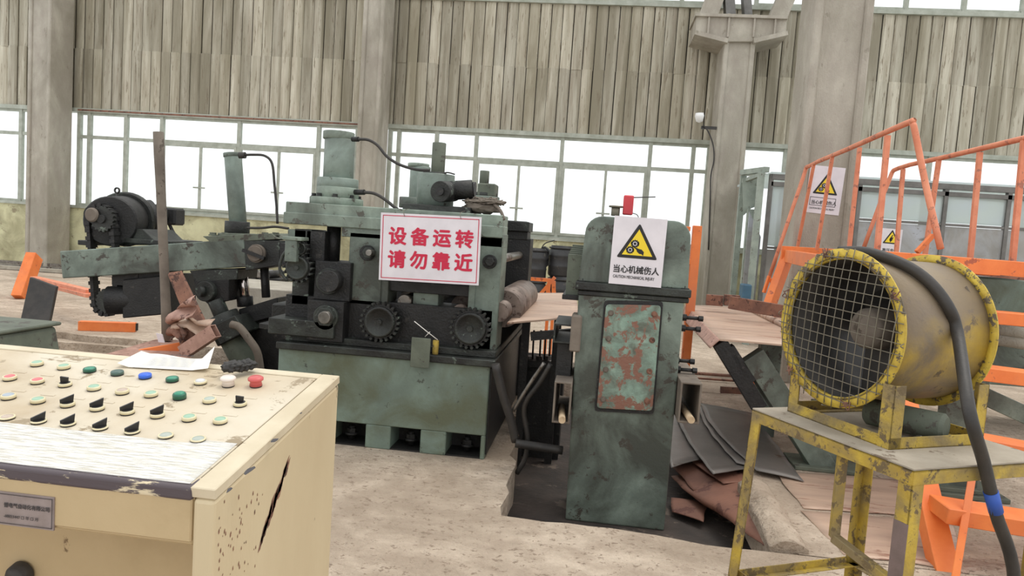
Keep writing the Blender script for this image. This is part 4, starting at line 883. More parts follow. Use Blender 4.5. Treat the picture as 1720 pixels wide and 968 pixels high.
# chain loops (links are separate blocks joined as one chain)
def chain(x_, yt, yb_, r, Y, rp_bot):
    c0_, c1_ = P(x_, yt, Y=Y), P(x_+rp_bot, yb_, Y=Y); g = G(); d_ = (c1_-c0_).normalized(); s_ = Vector((d_.z, 0, -d_.x)); Ln = (c1_-c0_).length; n = int(Ln/.036); pts = []
    for i in range(n+1): pts.append((c0_+d_*Ln*i/n - s_*-r, d_))
    for i in range(1, 13): t = math.pi*i/13; pts.append((c1_+s_*math.cos(t)*r+d_*math.sin(t)*r, (-s_*math.sin(t)+d_*math.cos(t))))
    for i in range(n+1): pts.append((c1_-d_*Ln*i/n - s_*r, -d_))
    for i in range(1, 13): t = math.pi*i/13; pts.append((c0_-s_*math.cos(t)*r-d_*math.sin(t)*r, (s_*math.sin(t)-d_*math.cos(t))))
    for i, (p, q) in enumerate(pts):
        w_ = .1 if i % 2 else .075
        g.beam(p-q*.018, p+q*.018, w_, .05 if i % 2 else .035, up=Vector((0,1,0)).cross(q))
    return g.obj('drive_chain', 'black', AR)
chain(171, 368, 506, .125, AY+.16, 9)
for yy_, yt in ((AY+.1, 368), (AY+.1, 506)):
    q = P(171 if yt < 400 else 180, yt, Y=yy_); g = G(); g.gear(q, (0,1,0), .125, .04, 18, .012); g.cyl(q+Vector((0,-.02,0)), q+Vector((0,.06,0)), .04); g.obj('sprocket', 'oily', AR)
q = P(176, 512, Y=AY+.15)
# lower roller housing
g = G(); g.prism([P(205,470,Y=AY+.05), P(280,462,Y=AY+.05), P(282,528,Y=AY+.05), P(205,535,Y=AY+.05)], (0,.5,0)); g.obj('roller_housing', 'black', AR, bevel=.01)
g = G(); g.cyl(P(183,505,Y=AY+.12), P(300,500,Y=AY+.3), .14, n=32); g.obj('pinch_roller', 'black', AR)
for x_ in (210, 255):
    g = G(); g.box(*span(x_-22, 455, x_+22, 480, AY+.1, .3)); g.obj('hanger', 'black', AR)
# carrier post to the pit floor so the arm is held up (dark, behind ram)
g = G(); q = pa(455, 520, AY+.4); g.box(q.x-.2, AY+.3, -.27, q.x+.25, AY+.7, q.z); g.obj('pedestal', 'black', AR)
# ================================================================ POLE, RUSTY SCRAP, ORANGE PIECES (left)
g = G(); prof = [(266,222,8.5),(264,260,8.5),(266,320,7.6),(268,400,7.6),(272,470,7.4),(276,520,7.8),(281,572,8.5)]
PY = 5.95; base = P(281,574,Y=PY); R_ = []
for i, (x_, y_, r_) in enumerate(prof[::-1]):
    p = P(x_, y_, Y=PY); R_.append((p, r_*(p-EYE).dot(fwd)/FPX))
dp = R_[-1][0]-R_[0][0]; g.lathe(R_[0][0], dp, [(0,0)]+[((p-R_[0][0]).length, r_) for p, r_ in R_]+[(dp.length, 0)], 18)
g.obj('steel_pole', 'dust', None, 'tall weathered pole standing in front of the green arm', 'pole')
zp = base.z
RP = thing('channel_platform', 'low rusty channel platform edge behind the control desk', 'platform', (base.x, PY, -.27))
g = G(); g.prism([(P(120,612,Z=zp).x, P(120,612,Z=zp).y, zp), P(320,600,Z=zp), P(320,572,Z=zp), P(262,570,Z=zp)], (0,0,-.04)); g.obj('top_plate', 'pinkrust', RP)
g = G(); g.box(base.x-.1, PY-.1, -.27, base.x+.1, PY+.1, zp-.04); g.obj('post', 'rust', RP)
def piece(nm, m, a_, b_, Y0, Y1, w_, h_, label, cat, grp=None, bev=.004, up=(0,0,1)):
    g = G(); g.beam(P(*a_, Y=Y0), P(*b_, Y=Y1), w_, h_, up=Vector(up)); return g.obj(nm, m, None, label, cat, grp, bevel=bev)
piece('orange_plate', 'orange', (235,600), (304,588), 5.5, 5.6, .03, .13, 'orange steel plate standing on edge just behind the paper on the desk', 'plate')
g = G(); g.prism([P(282,462,Y=5.9), P(303,459,Y=5.9), P(348,552,Y=5.75), P(322,560,Y=5.75)], (0,.02,.02)); g.obj('rusty_strip', 'rust', None, 'wide rusty strip leaning beside the foot of the pole', 'strip')
def crumple(pts, w_, m, label, Y=5.6):
    C = [P(*p, Y=Y-.03*i) for i, p in enumerate(pts)]
    def fn(u, v):
        k = u*(len(C)-1); i = min(int(k), len(C)-2); p = C[i].lerp(C[i+1], k-i)
        return p+Vector((0, -w_*.3, w_*(v-.5)+.012*math.sin(v*9+u*5)))+Vector((0,.05*math.sin(v*7+u*6),0))
    g = G(); g.sheet(fn, 24, 8, .004); g.obj('bent_strip', m, None, label, 'strip', 'bent steel strips by the pole')
crumple([(288,540),(300,528),(318,520),(330,512)], .14, 'pinkrust', 'upper crumpled pale strip right of the pole foot')
crumple([(295,552),(312,545),(322,540),(338,548),(362,548)], .10, 'plate', 'middle crumpled strip below the upper one')
crumple([(288,560),(298,552),(310,556),(318,572)], .12, 'rust', 'brown crumpled strip lying nearest the pole foot')
g = G(); g.tube_box(P(308,592,Y=5.45), P(362,556,Y=5.4), .07, .11, .006); g.obj('square_tube', 'pinkrust', None, 'pink rusty open square tube slanting up from the orange plate', 'tube')
g = G(); g.prism([P(300,548,Y=5.5), P(318,545,Y=5.5), P(330,575,Y=5.5), P(310,580,Y=5.5)], (0,.08,0)); g.obj('rusty_block', 'rust', None, 'brown rusty block under the crumpled strips', 'block', bevel=.01)
g = G(); g.prism([P(262,560,Y=5.7), P(272,562,Y=5.7), P(276,576,Y=5.7), P(266,575,Y=5.7)], (0,.01,.0)); g.obj('white_tag', 'white', None, 'small white card at the foot of the pole', 'card')
g = G(); g.beam(P(133,547,Z=.06), P(228,550,Z=.06), .1, .12) ; ob = g.obj('orange_bar', 'orange', None, 'short orange square bar lying on the floor under the chain', 'bar', bevel=.004)
g = G(); a_ = P(228,550,Z=.06); g.box(a_.x-.002, a_.y-.045, .012, a_.x+.004, a_.y+.045, .108); g.obj('hollow_shade', 'black', ob)  # black inset on the solid end paints the shade of a hollow
g = G(); g.beam(P(33,502,Z=.0), P(58,430,Y=P(33,502,Z=0).y+.4), .16, .26); g.obj('orange_post', 'orange', None, 'leaning orange post at far left behind the dark board', 'post', bevel=.006)
g = G(); g.prism([P(33,543,Y=8.62), P(81,547,Y=8.62), P(94,482,Y=8.8), P(50,466,Y=8.8)], (0,.05,.0)); g.obj('dark_board', 'rubber', None, 'dark brown board standing behind the green box at left', 'board', bevel=.004)
g = G(); 
for k, (a_, b_) in enumerate((((58,467),(152,490)), ((62,474),(152,497)))): g.beam(P(*a_, Y=10.4-k*.1), P(*b_, Y=8.9-k*.1), .12, .05)
g.obj('red_beam', 'orange_red', None, 'faded red flat beam running from the dark board towards the chain', 'beam', bevel=.003)
# floor rails far left
for i, (y0_, y1_) in enumerate(((432,441),(440,449),(449,458),(446,452))):
    g = G(); g.beam(P(-20, y0_-2, Z=.05), P(470, y0_+33, Z=.05), .14, .08); g.obj('floor_rail', 'steel' if i % 2 else 'column', None, ['farthest','second','nearest','third'][i]+' of the pale rails lying on the floor along the back wall', 'rail', 'rails along the back wall', bevel=.004)
# white crate/table with dark machine behind the arm
g = G(); q = span(428, 486, 484, 556, 8.6, 1.0); g.box(q[0]-.8, 8.6, 0, q[3]+.2, 9.8, q[5]); g.obj('pale_crate', 'column', None, 'pale grey low crate behind the green arm and the leveller', 'crate', bevel=.01)
BM = thing('background_rollers', 'dark small roller rack seen through the gap under the green arm', 'rack', P(430, 470, Y=10.5))
g = G(); g.box(*span(380, 466, 470, 472, 10.5, .4)); g.obj('frame', 'black', BM)
for x_ in (400, 416, 432, 448): 
    g = G(); a_ = P(x_, 462, Y=10.5); g.cyl(a_, a_+Vector((0,.5,0)), .06); g.obj('roller', 'steel' if x_ == 432 else 'black', BM)
for x_ in (385, 460): g = G(); a_ = P(x_, 468, Y=10.6); g.box(a_.x-.04, 10.6, 0, a_.x+.04, 10.7, a_.z); g.obj('leg', 'black', BM)
# green box at far left foreground
GX = thing('green_box', 'dark green steel box with dusty top behind the desk at far left', 'box', (-3, 4, 0))
zt3 = 1.0; q = [P(-60,556,Z=zt3), P(100,541,Z=zt3), P(60,531,Z=zt3), P(-60,528,Z=zt3)]
yb3 = q[1].y; g = G(); x1_ = P(100,541,Z=zt3).x
yk = P(100,541,Z=zt3).y; g.box(x1_-1.6, yk-1.1, zt3-.02, x1_, yk+.02, zt3); g.obj('top_plate', 'dustgreen', GX, bevel=.02, seg=2)
g = G(); g.hull([(x1_-1.6, yk-1.08, zt3-.02), (x1_-.015, yk-1.08, zt3-.02), (x1_-.015, yk, zt3-.02), (x1_-1.6, yk, zt3-.02), (x1_-1.6, yk-1.08, 0), (x1_+.16, yk-1.08, 0), (x1_+.16, yk+.05, 0), (x1_-1.6, yk+.05, 0)], [(0,1,2,3), (7,6,5,4), (0,4,5,1), (1,5,6,2), (2,6,7,3), (3,7,4,0)]); g.obj('body', 'dustgreen', GX, bevel=.02, seg=2)

# ================================================================ CONTROL DESK
DX, D0, D1, DZ0, DZ1 = -.715, 1.31, 1.99, 1.05, 1.15
DK = thing('control_desk', 'cream control desk with chipped edges and rows of buttons in the left foreground', 'desk', (-1.4, 1.65, 0))
XL = -2.25; sl = (DZ1-DZ0)/(D1-D0); pn = Vector((0, -sl, 1)).normalized(); pp = Vector((0, D0, DZ0))
def side_poly(x_): return [(x_, D0, DZ0-.021), (x_, D0, 0), (x_, D1, 0), (x_, D1, DZ1-.021)]
g = G(); g.prism(side_poly(DX), (-.045, 0, 0)); g.obj('side_panel', 'cream_side_lit', DK, bevel=.008, seg=2)
g = G(); g.prism([(DX-.046, D0+.006, DZ0-.02), (DX-.046, D0+.006, .93), (DX-.046, D0+.2, .90), (DX-.046, D0+.22, 0), (DX-.046, D1-.004, 0), (DX-.046, D1-.004, DZ1-.02)], (XL-DX, 0, 0)); g.obj('cabinet_body', 'cream', DK, bevel=.004)
g = G(); g.prism([(DX-.048, D0+.001, DZ0-.022), (DX-.048, D0+.001, .937), (XL, D0+.001, .937), (XL, D0+.001, DZ0-.022)], (0, .02, 0)); g.obj('front_fascia', 'cream', DK, bevel=.003)
g = G(); g.hull([(DX-.048, D0-.002, DZ0-.026), (XL, D0-.002, DZ0-.026), (XL, D0-.002, DZ0+.002), (DX-.048, D0-.002, DZ0+.002), (DX-.048, D0+.05, DZ0-.026), (XL, D0+.05, DZ0-.026), (XL, D0+.05, DZ0+.05*sl), (DX-.048, D0+.05, DZ0+.05*sl)], [(0,1,2,3),(5,4,7,6),(3,2,6,7),(0,4,5,1),(0,3,7,4),(1,5,6,2)]); g.obj('front_edge', 'cream_chip', DK, bevel=.006, seg=3)
def on(x_, y_): return P(x_, y_, n=pn, p=pp)
# rim and panel face
g = G(); k = .052
g.hull([Vector(v)+pn*z_ for z_ in (-.02, .003) for v in ((DX+.0008, D0, DZ0), (DX+.0008, D1, DZ1), (DX-k, D1, DZ1), (DX-k, D0, DZ0))], [(0,1,2,3),(7,6,5,4),(0,4,5,1),(1,5,6,2),(2,6,7,3),(3,7,4,0)])
yr = D1-.035
g.hull([Vector(v)+pn*z_ for z_ in (-.02, .003) for v in ((DX-k, yr, DZ0+(yr-D0)*sl), (DX-k, D1, DZ1), (XL, D1, DZ1), (XL, yr, DZ0+(yr-D0)*sl))], [(0,1,2,3),(7,6,5,4),(0,4,5,1),(1,5,6,2),(2,6,7,3),(3,7,4,0)])
g.obj('top_rim', 'rim', DK, bevel=.002)
g = G(); y_a = D0+.004; y_b = yr-.004; g.hull([Vector(v)+pn*z_ for z_ in (-.015, .0015) for v in ((DX-k-.004, y_a, DZ0+(y_a-D0)*sl), (DX-k-.004, y_b, DZ0+(y_b-D0)*sl), (XL, y_b, DZ0+(y_b-D0)*sl), (XL, y_a, DZ0+(y_a-D0)*sl))], [(0,1,2,3),(7,6,5,4),(0,4,5,1),(1,5,6,2),(2,6,7,3),(3,7,4,0)]); g.obj('button_panel', 'panel', DK, bevel=.0015)
# chips in the rim: bare dark primer patches
def chip(cx, cy, s, seed):
    c = on(cx, cy)+pn*.0032; pts = []; rr = random.Random(seed)
    for i in range(9): t = i*2*math.pi/9; r_ = s*rr.uniform(.55, 1.1); pts.append(c+Vector((math.cos(t)*r_*.55, math.sin(t)*r_*1.3, math.sin(t)*r_*1.3*sl)))
    g = G(); g.prism(pts, pn*.0004); return g.obj('paint_chip', 'grey_ink', DK)
chip(419, 793, .016, 1); chip(461, 742, .012, 2); chip(385, 826, .010, 3); chip(506, 696, .005, 4); chip(440,640,.004,5)
g = G(); rr = random.Random(9)
for i in range(90):
    yy = D0+.02+rr.random()**1.5*.2; zz = DZ0-.03-rr.random()*.32-(rr.random()*.08); s_ = rr.uniform(.001,.0042)
    g.prism([(DX+.0006, yy, zz), (DX+.0006, yy+s_*.8, zz+s_*.6), (DX+.0006, yy+s_*.5, zz+s_*2.8), (DX+.0006, yy-s_*.3, zz+s_*1.6)], (.0004,0,0))
for i in range(26):
    k = i/26; y_ = D0+.20+.13*k+rr.uniform(-.008,.008); z_ = .84+.14*k+rr.uniform(-.008,.008); g.prism([(DX+.0006, y_, z_), (DX+.0006, y_+.011, z_+.004), (DX+.0006, y_+.030, z_+.042), (DX+.0006, y_+.014, z_+.03)], (.0003,0,0))
g.obj('paint_scuffs', 'rust', DK, kind='stuff')
# plastic film over the front of the panel
def film(u, v):
    x_ = -.775-u*1.3; y_ = D0+.012+v*(.17 if u > .08 else .19); p = Vector((x_, y_, DZ0+(y_-D0)*sl))+pn*(.003+.002*abs(noise.noise(Vector((x_*5, y_*8, 0))))); return p
g = G(); g.sheet(film, 60, 14, .0006); g.obj('plastic_film', 'film', None, 'clear scuffed plastic film lying along the front of the desk panel', 'film')
# nameplate
NP = [on(0,0)]
a_, b_ = P(92, 836, Y=D0-.001), P(90, 892, Y=D0-.001); zA, zB = a_.z, b_.z; xr_ = (a_.x+b_.x)/2
g = G(); g.box(xr_-.17, D0-.0015, zB, xr_, D0+.002, zA); npl = g.obj('nameplate', 'plate_al', DK)
Hn = zA-zB; dgx = (1,0,0); dgz = (0,0,1); on0 = Vector((xr_-.17, D0-.002, zB))
text('nameplate_lettering', '普电气自动化有限公司', on0+Vector((.058,0,Hn*.56)), dgx, dgz, .0108, 'grey_ink', npl, .0002, .0004, sx=.96)
text('nameplate_lettering', '-88823447 □ 年 □ 月', on0+Vector((.058,0,Hn*.24)), dgx, dgz, .0085, 'grey_ink', npl, 0, .0004)
ring_on('nameplate_border', on0, Vector(dgx), Vector(dgz), Vector((0,-1,0)), .003, .004, .167, Hn-.004, .001, 'grey_ink', npl)
g = G(); q = P(38, 962, Y=D0+.2); g.lathe(q, (0,-1,-.1), [(0,.03),(.02,.028),(.022,.024),(.026,.024),(.028,.0)], 28); g.obj('lock_knob', 'rubber', DK)
# buttons
g0 = (-.0); cap_m = {k_: flat('cap_'+k_, v, .35) for k_, v in dict(pale=(150,184,160), green=(52,136,108), dark=(72,96,88), blue=(46,98,206), pink=(224,108,112), redm=(196,88,86), greyp=(186,168,152), greyg=(168,176,166), silver=(206,206,206), white=(222,210,200), clear=(170,180,168), bluish=(160,170,180)).items()}
M.update({'cap_'+k_: v for k_, v in cap_m.items()}); M['bezel'] = mat('cream_bezel', (222,212,178), (206,194,158), None, 0, 20, .4, 0, 0); M['collar'] = flat('collar_black', (34,30,28), .5); M['bezel_g'] = flat('bezel_dark_green', (34,92,72), .35); M['selector'] = flat('selector_black', (30,28,28), .4)
Z1 = .4215
B = [(148,125,'f','pale'),(255,138,'f','pale'),(358,150,'g','green'),(468,162,'d','dark'),(579,175,'b','blue'),(687,188,'g','green'),(799,198,'s','silver'),(910,207,'m','white'),(1020,208,'m','redm'),
 (40,182,'f','pink'),(150,195,'f','pink'),(260,207,'x',45),(375,222,'f','pale'),(488,237,'f','greyp'),(602,248,'f','pale'),(716,258,'t','green'),(835,272,'c','clear'),(957,285,'x',45),
 (35,257,'f','bluish'),(152,273,'f','pale'),(270,287,'x',60),(388,302,'x',60),(508,317,'x',60),(628,330,'x',60),(754,343,'f','pale'),(878,354,'f','pale'),
 (30,337,'l','greyp'),(155,352,'y',75),(272,362,'y',75),(400,378,'y',75),(528,393,'y',75),(661,410,'l','greyg'),(790,425,'l','greyg')]
LABC = {}
for (zx, zy, ty, cm) in B:
    c = on(zx*Z1, 560+zy*Z1+2.5)
    n_ = pn; R = .0172
    h = {'f':.008,'g':.008,'d':.008,'b':.009,'s':.006,'m':.016,'t':.012,'c':.008,'x':.007,'l':.003,'y':.003}[ty]
    hc = .005
    g = G(); g.cyl(c, c+n_*(hc+.001), R*.96, n=28); 
    bt = g.obj('selector_switch' if ty in 'xy' else 'push_button', 'collar', DK)
    bz = 'bezel'
    if ty == 'g': bz = 'bezel_g'
    if ty in 'd': bz = 'cap_dark'
    if ty == 'b': bz = 'cap_blue'
    if ty == 't': bz = 'bezel_g'
    if ty == 'm' and cm == 'redm': bz = 'cap_redm'
    if ty == 'm' and cm == 'white': bz = 'cap_white'
    g = G(); t0 = hc; g.lathe(c, n_, [(t0,R*.7),(t0,R),(t0+h*.8,R*.98 if ty != 'm' else R*.85),(t0+h,R*.9),(t0+h,R*.78),(t0+h-.001,R*.76),(t0+h-.001,0)], 28); g.obj('bezel', bz, bt)
    if ty in 'fgdblcst' :
        g = G(); dome = .004 if ty in 'st' else .0008; g.lathe(c, n_, [(t0+h-.0008,R*.76),(t0+h+dome*.6,R*.7),(t0+h+dome,R*.35),(t0+h+dome,0)], 28); g.obj('cap', 'cap_'+cm, bt)
    if ty == 'm':
        g = G(); g.lathe(c, n_, [(t0+h-.004,R*.8),(t0+h,R*1.2),(t0+h+.005,R*1.2),(t0+h+.009,R*.9),(t0+h+.009,0)], 28); g.obj('mushroom_cap', 'cap_'+cm, bt)
    if ty in 'xy':
        t = math.radians(cm); d_ = Vector((math.cos(t), math.sin(t)*.99, math.sin(t)*sl)).normalized() if ty == 'x' else Vector((math.cos(math.radians(50)), math.sin(math.radians(50)), 0))
        d_ = Vector((math.cos(math.radians(42 if cm != 45 else 12)), math.sin(math.radians(42 if cm != 45 else 12)), 0)); d_ = (d_-n_*d_.dot(n_)).normalized()
        g = G(); g.cyl(c+n_*(t0+h-.001), c+n_*(t0+h+.001), R*.72, n=24); L_ = R*.92; sd2 = n_.cross(d_).normalized()*.0028; q0 = c+n_*(t0+h)
        hh_ = (.007, .019) if ty == 'y' else (.014, .016)
        if ty == 'x': hh_ = (.009, .019)
        if cm == 45: L_ = R*.6; hh_ = (.017, .014)
        g.hull([q0-d_*L_-sd2, q0-d_*L_+sd2, q0+d_*L_*.8+sd2, q0+d_*L_*.8-sd2, q0-d_*L_-sd2+n_*hh_[0], q0-d_*L_+sd2+n_*hh_[0], q0+d_*L_+sd2+n_*hh_[1], q0+d_*L_-sd2+n_*hh_[1]], [(0,1,2,3),(7,6,5,4),(0,4,5,1),(1,5,6,2),(2,6,7,3),(3,7,4,0)]); g.obj('handle', 'selector', bt, bevel=.0006)
# engraved label strips above the buttons
for (zx, zy, ty, cm) in B:
    if ty in 'lym' : continue
    c = on(zx*Z1+17, 560+zy*Z1-10)+pn*.0015; g = G(); g.prism([c+Vector((sx_*.018, sy*.0045, sy*.0045*sl)) for sx_, sy in ((-1,-1),(1,-1),(1,1),(-1,1))], pn*.0012); g.obj('label_strip', 'panel', DK, bevel=.0004)
# rag and paper on the desk
g = G(); c = on(399, 634)+pn*.03
for i in range(5): g.blob(c+Vector((-.018+.009*i, -.012+.013*i, .002*math.sin(i*2))), .021, .019, .013, .7, 2.2, 20)
g.cyl(on(386,637)+pn*.028, on(388,634)+pn*.042, .006, n=10)
g.obj('black_glove', 'rubber', None, 'crumpled black glove lying on the white mushroom button', 'glove')
pc_ = [on(197,617)+pn*.004, on(350,627)+pn*.004, on(365,590)+pn*.03, on(236,598)+pn*.004]
zz = [on(197,619), on(350,627), on(362,606), on(238,598)]
def pap(u, v):
    p = zz[0].lerp(zz[1], u).lerp(zz[3].lerp(zz[2], u), v)
    return p + pn*(.006+.004*math.sin(u*7)*v+.032*max(0, u-.82)/.18*(.3+v)*.9+.010*max(0,.12-u)/.12)
g = G(); g.sheet(pap, 40, 16, .0004); PPR = g.obj('paper_sheet', 'paper', None, 'curled white printed paper lying on the far edge of the desk', 'paper')
ux = (zz[1]-zz[0]).normalized(); uy = (zz[3]-zz[0]); uy = (uy-ux*uy.dot(ux)).normalized()
text('printed_heading', '股份有限公司', zz[3].lerp(zz[2], .42)+pn*.012-uy*.016, ux, uy, .012, 'grey_ink', PPR, 0, .0002)
g = G()
for i in range(8):
    a_ = zz[0].lerp(zz[3], .12+i*.09)+pn*.0102; b_ = zz[1].lerp(zz[2], .12+i*.09)+pn*.0102
    g.beam(a_.lerp(b_, .25), a_.lerp(b_, .78), .0008, .0004)
g.obj('printed_lines', 'grey_ink', PPR)

# ================================================================ FAN STAND AND BLOWER FAN
TZ = .967
pn_, pl_, pr_ = P(1535,792,Z=TZ), P(1264,688,Z=TZ), P(1718,768,Z=TZ)
uL = (pl_-pn_); LL = uL.length; uL.normalize(); uR = Vector((uL.y, -uL.x, 0)); 
if uR.x < 0: uR = -uR
LR = .62
FS = thing('fan_stand', 'worn yellow angle iron stand carrying the blower fan', 'stand', (pn_.x+.1, pn_.y+.5, 0))
C = [pn_, pn_+uL*LL, pn_+uL*LL+uR*LR, pn_+uR*LR]
def angle_bar(nm, a, b, in1, in2, w_, m, par, t=.005):   # L profile: two thin plates
    a, b, in1, in2 = Vector(a), Vector(b), Vector(in1), Vector(in2); g = G()
    g.prism([a, a+in1*w_, a+in1*w_+in2*t, a+in2*t], b-a); g.prism([a, a+in2*w_, a+in2*w_+in1*t, a+in1*t], b-a); return g.obj(nm, m, par, bevel=.001)
dn = Vector((0,0,-1))
for i in range(4):
    a, b = C[i], C[(i+1) % 4]; inn = (C[(i+2) % 4]-b).normalized(); angle_bar('top_rail', a-inn*.002, b-inn*.002, inn, dn, .045, 'yellow', FS)
for i in range(4):
    a = C[i]; i1 = (C[(i+1) % 4]-a).normalized(); i2 = (C[i-1]-a).normalized()
    o = angle_bar('leg', a, Vector((a.x-(i1+i2).x*.0-(.05 if i == 1 else 0), a.y, 0)), i1, i2, .05, 'yellow', FS)
zl_ = .27
for i in range(4):
    a, b = C[i].copy(), C[(i+1) % 4].copy(); a.z = b.z = zl_; inn = (C[(i+2) % 4]-C[(i+1) % 4]).normalized(); angle_bar('lower_rail', a, b, inn, Vector((0,0,1)), .035, 'yellow', FS)
g = G(); g.prism([p+Vector((0,0,.001)) for p in C], (0,0,.005)); g.obj('top_plate', 'standtop', FS)
i1, i2 = uL, uR; t_ = .0012; g = G(); o_ = C[0]-uR*t_-uL*t_; g.prism([Vector((o_.x, o_.y, 0)), Vector((o_.x, o_.y, 0))+uL*.051, Vector((o_.x, o_.y, 0))+uL*.051+uR*.003, Vector((o_.x, o_.y, 0))+uR*.003], (0,0,.80)); g.obj('primer_patch', 'primer', FS)
a = pn_+uL*.30-uR*.0+Vector((0,0,-.04)); b_ = a+dn*.30; g = G(); g.beam(a+uR*.03, b_+uR*.03, .03, .03); g.beam(b_+uR*.03, pn_+Vector((0,0,-.39))+uR*.03, .03, .03); g.obj('hook_bracket', 'yellow', FS, bevel=.002)
# fan
FN = thing('blower_fan', 'yellow dusty cylindrical blower fan with wire guard on the yellow stand', 'fan', (pn_.x, pn_.y, TZ))
k0, k1 = P(1493,757,Z=TZ+.005), P(1322,691,Z=TZ+.005)
Ax = uR.copy(); up = Vector((0,0,1))
cc = P(1409,551, n=Ax, p=k0.lerp(k1,.5)); mid = k0.lerp(k1,.5)
vt = P(1405,418, n=Ax, p=mid); vb = P(1415,685, n=Ax, p=mid); RF = (vt-vb).length/2; cc = (vt+vb)/2
hl = P(1308,545, n=Ax, p=mid); hr = P(1517,560, n=Ax, p=mid)
RF = ((hl-hr).length+(vt-vb).length)/4; cc = (hl+hr+vt+vb)/4
print('FAN R', RF, (hl-hr).length/2, (vt-vb).length/2, cc, 'table', LL, 'frame', uL, uR)
FLn = .45; Ri = RF*.90
g = G(); g.lathe(cc, Ax, [(0,Ri),(FLn,Ri),(FLn,Ri-.006),(0,Ri-.006)], 72, True); g.obj('housing', 'fan_shell', FN)
g = G(); g.lathe(cc, Ax, [(.022,Ri-.007),(FLn-.02,Ri-.007),(FLn-.02,Ri-.012),(.022,Ri-.012)], 64, True); g.obj('shade_liner', 'fandark', FN)  # dark liner added so the drum interior looks shaded
for h_ in (0, FLn-.02):
    g = G(); g.lathe(cc+Ax*h_, Ax, [(0,Ri-.01),(0,RF),(.006,RF),(.006,Ri+.0),(.02,Ri+.0),(.02,Ri-.01)], 72, True); g.obj('flange_ring', 'yellow_lip', FN)
# guard
wires = []; u_, v_ = uL, up; g = G(); rr = random.Random(4); sp = .036; rot = .06
u2_ = u_*math.cos(rot)+v_*math.sin(rot); v2_ = v_*math.cos(rot)-u_*math.sin(rot); n = int(RF/sp)
for i in range(-n, n+1):
    d_ = i*sp+rr.uniform(-.003,.003); hh = math.sqrt(max(0, RF*RF*.97-d_*d_))+rr.uniform(-.01,.02)
    for A_, B_ in ((u2_, v2_), (v2_, u2_)):
        pts = [cc+A_*d_+B_*(hh*(-1+2*j/8))-Ax*(.004+.012*(1-(j/4-1)**2)+rr.uniform(0,.002)) for j in range(9)]
        g.tube(pts, .0019, 5, 2)
g.obj('wire_guard', 'grate', FN)
for t in (.35, 2.6, 4.4, 5.5, 1.3):
    p = cc+(u_*math.cos(t)+v_*math.sin(t))*(RF*.97)-Ax*.012; g = G()
    for q_ in range(3): g.tube([p+u_*rr.uniform(-.02,.02)+v_*rr.uniform(-.02,.02) for _ in range(4)], .0022, 5, 3)
    g.obj('tie_wire', 'rust', FN)
# motor and blades inside
g = G(); mc = cc+Ax*.12; g.lathe(mc, Ax, [(0,0),(0,RF*.2),(.02,RF*.26),(.06,RF*.27),(.2,RF*.27),(.24,RF*.2),(.24,0)], 36); g.obj('motor', 'dust', FN)
g = G(); g.beam(mc+Ax*.12-v_*RF*.2, mc+Ax*.12-v_*Ri, .06, .12, up=u_); g.beam(mc+Ax*.1+v_*RF*.2+u_*.04, mc+Ax*.22+v_*RF*.42, .12, .07, up=Ax); g.obj('motor_bracket', 'fandark', FN)
for i in range(5):
    t = i*2*math.pi/5+.25; er = u_*math.cos(t)+v_*math.sin(t); et = -u_*math.sin(t)+v_*math.cos(t)
    def bl(u, v, er=er, et=et):
        r_ = RF*(.22+.64*u); w_ = .06+.05*u; tw = .9-.5*u
        return mc+Ax*.30+er*r_+et*(v-.5)*2*w_*math.cos(tw)+Ax*(v-.5)*2*w_*math.sin(tw)
    g = G(); g.sheet(bl, 8, 5, .004); g.obj('blade', 'dust', FN)
g = G(); g.lathe(mc+Ax*.24, Ax, [(0,0),(0,RF*.22),(.1,RF*.22),(.13,0)], 30); g.obj('hub', 'fandark', FN)
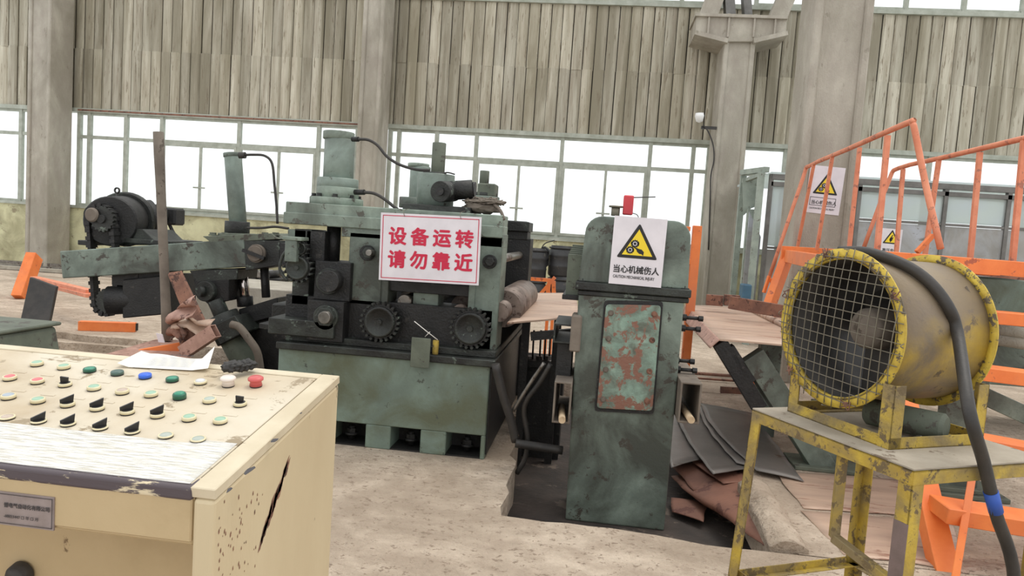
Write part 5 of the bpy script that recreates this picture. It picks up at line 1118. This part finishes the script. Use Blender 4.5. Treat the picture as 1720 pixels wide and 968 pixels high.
# cradle
CW = .045; zc = TZ+.006
ka, kb = k0.copy(), k1.copy(); ka.z = kb.z = zc; kc, kd = kb+Ax*.44, ka+Ax*.44
for a, b in ((ka, kb), (ka, kd), (kb, kc), (kd, kc)):
    inn = (k0.lerp(k1,.5)+Ax*.22-(a+b)/2); inn.z = 0; inn.normalize(); angle_bar('cradle_rail', a, b, inn, up, .04, 'yellow', FN)
for a, in1 in ((ka, uL), (kb, -uL), (kd, uL), (kc, -uL)):
    off = (a-cc).dot(uL); hgt = cc.z-math.sqrt(max(.0004, (Ri*1.01)**2-off*off)); hgt = min(hgt, TZ+(.15 if in1 == -uL else .19))
    angle_bar('cradle_leg', a, (a.x, a.y, hgt+.03), in1, Ax if a in (ka, kb) else -Ax, .05, 'yellow', FN)
# motor tube box under the fan and pipe fittings
g = G(); a = ka.lerp(kb,.42)+Ax*.30+up*.055; g.cyl(P(1455,690,Z=zc+.055), P(1590,720,Z=zc+.055), .05, n=28); g.obj('grey_cylinder', 'dustgreen', None, 'short grey green cylinder lying on the stand under the fan', 'cylinder', bevel=.012)
for x_, y_ in ((1532,737),(1560,733)):
    q = P(x_, y_, Z=zc+.014); g = G(); bolt(g, q-up*.012, (.6,.3,.2), .014, .04); g.obj('loose_bolt', 'steel', None, ('left' if x_ < 1540 else 'right')+' of two loose bolts on the stand under the fan', 'bolt')
# thick hose hanging over the fan
hp = []
for x_, y_, lift in ((1452,424,.02),(1500,428,.025),(1535,452,.03),(1562,492,.03),(1580,540,.03),(1596,600,.03)):
    hp.append((x_, y_))
hr0 = Ri+.024; pts = []
for s_, ang in ((.02, 1.75), (.07, 1.45), (.125, 1.1), (.175, .78), (.215, .42), (.245, .08)):
    # angle measured from +(-uL) around the axis, so the hose lies on the shell
    pts.append(cc+Ax*s_+(-uL*math.cos(ang)+up*math.sin(ang))*(hr0-.002))
for x_, y_, d_ in ((1628,690,.0), (1652,775,-.1), (1672,860,-.16), (1705,985,-.22)):
    pts.append(P(x_, y_, n=uL, p=pn_-uL*(.03)))
pts.append(Vector((pts[-1].x+.04, pts[-1].y-.02, .02)))
g = G(); g.tube(pts, .0195, 14, 6); HO = g.obj('thick_hose', 'rubber', None, 'thick black hose draped over the fan down to the floor', 'hose')
g = G(); a, b = P(1664,826,n=uL,p=pn_-uL*.03), P(1673,860,n=uL,p=pn_-uL*.03); g.cyl(a, b, .0215, n=20); g.obj('blue_tape', 'tape', HO)
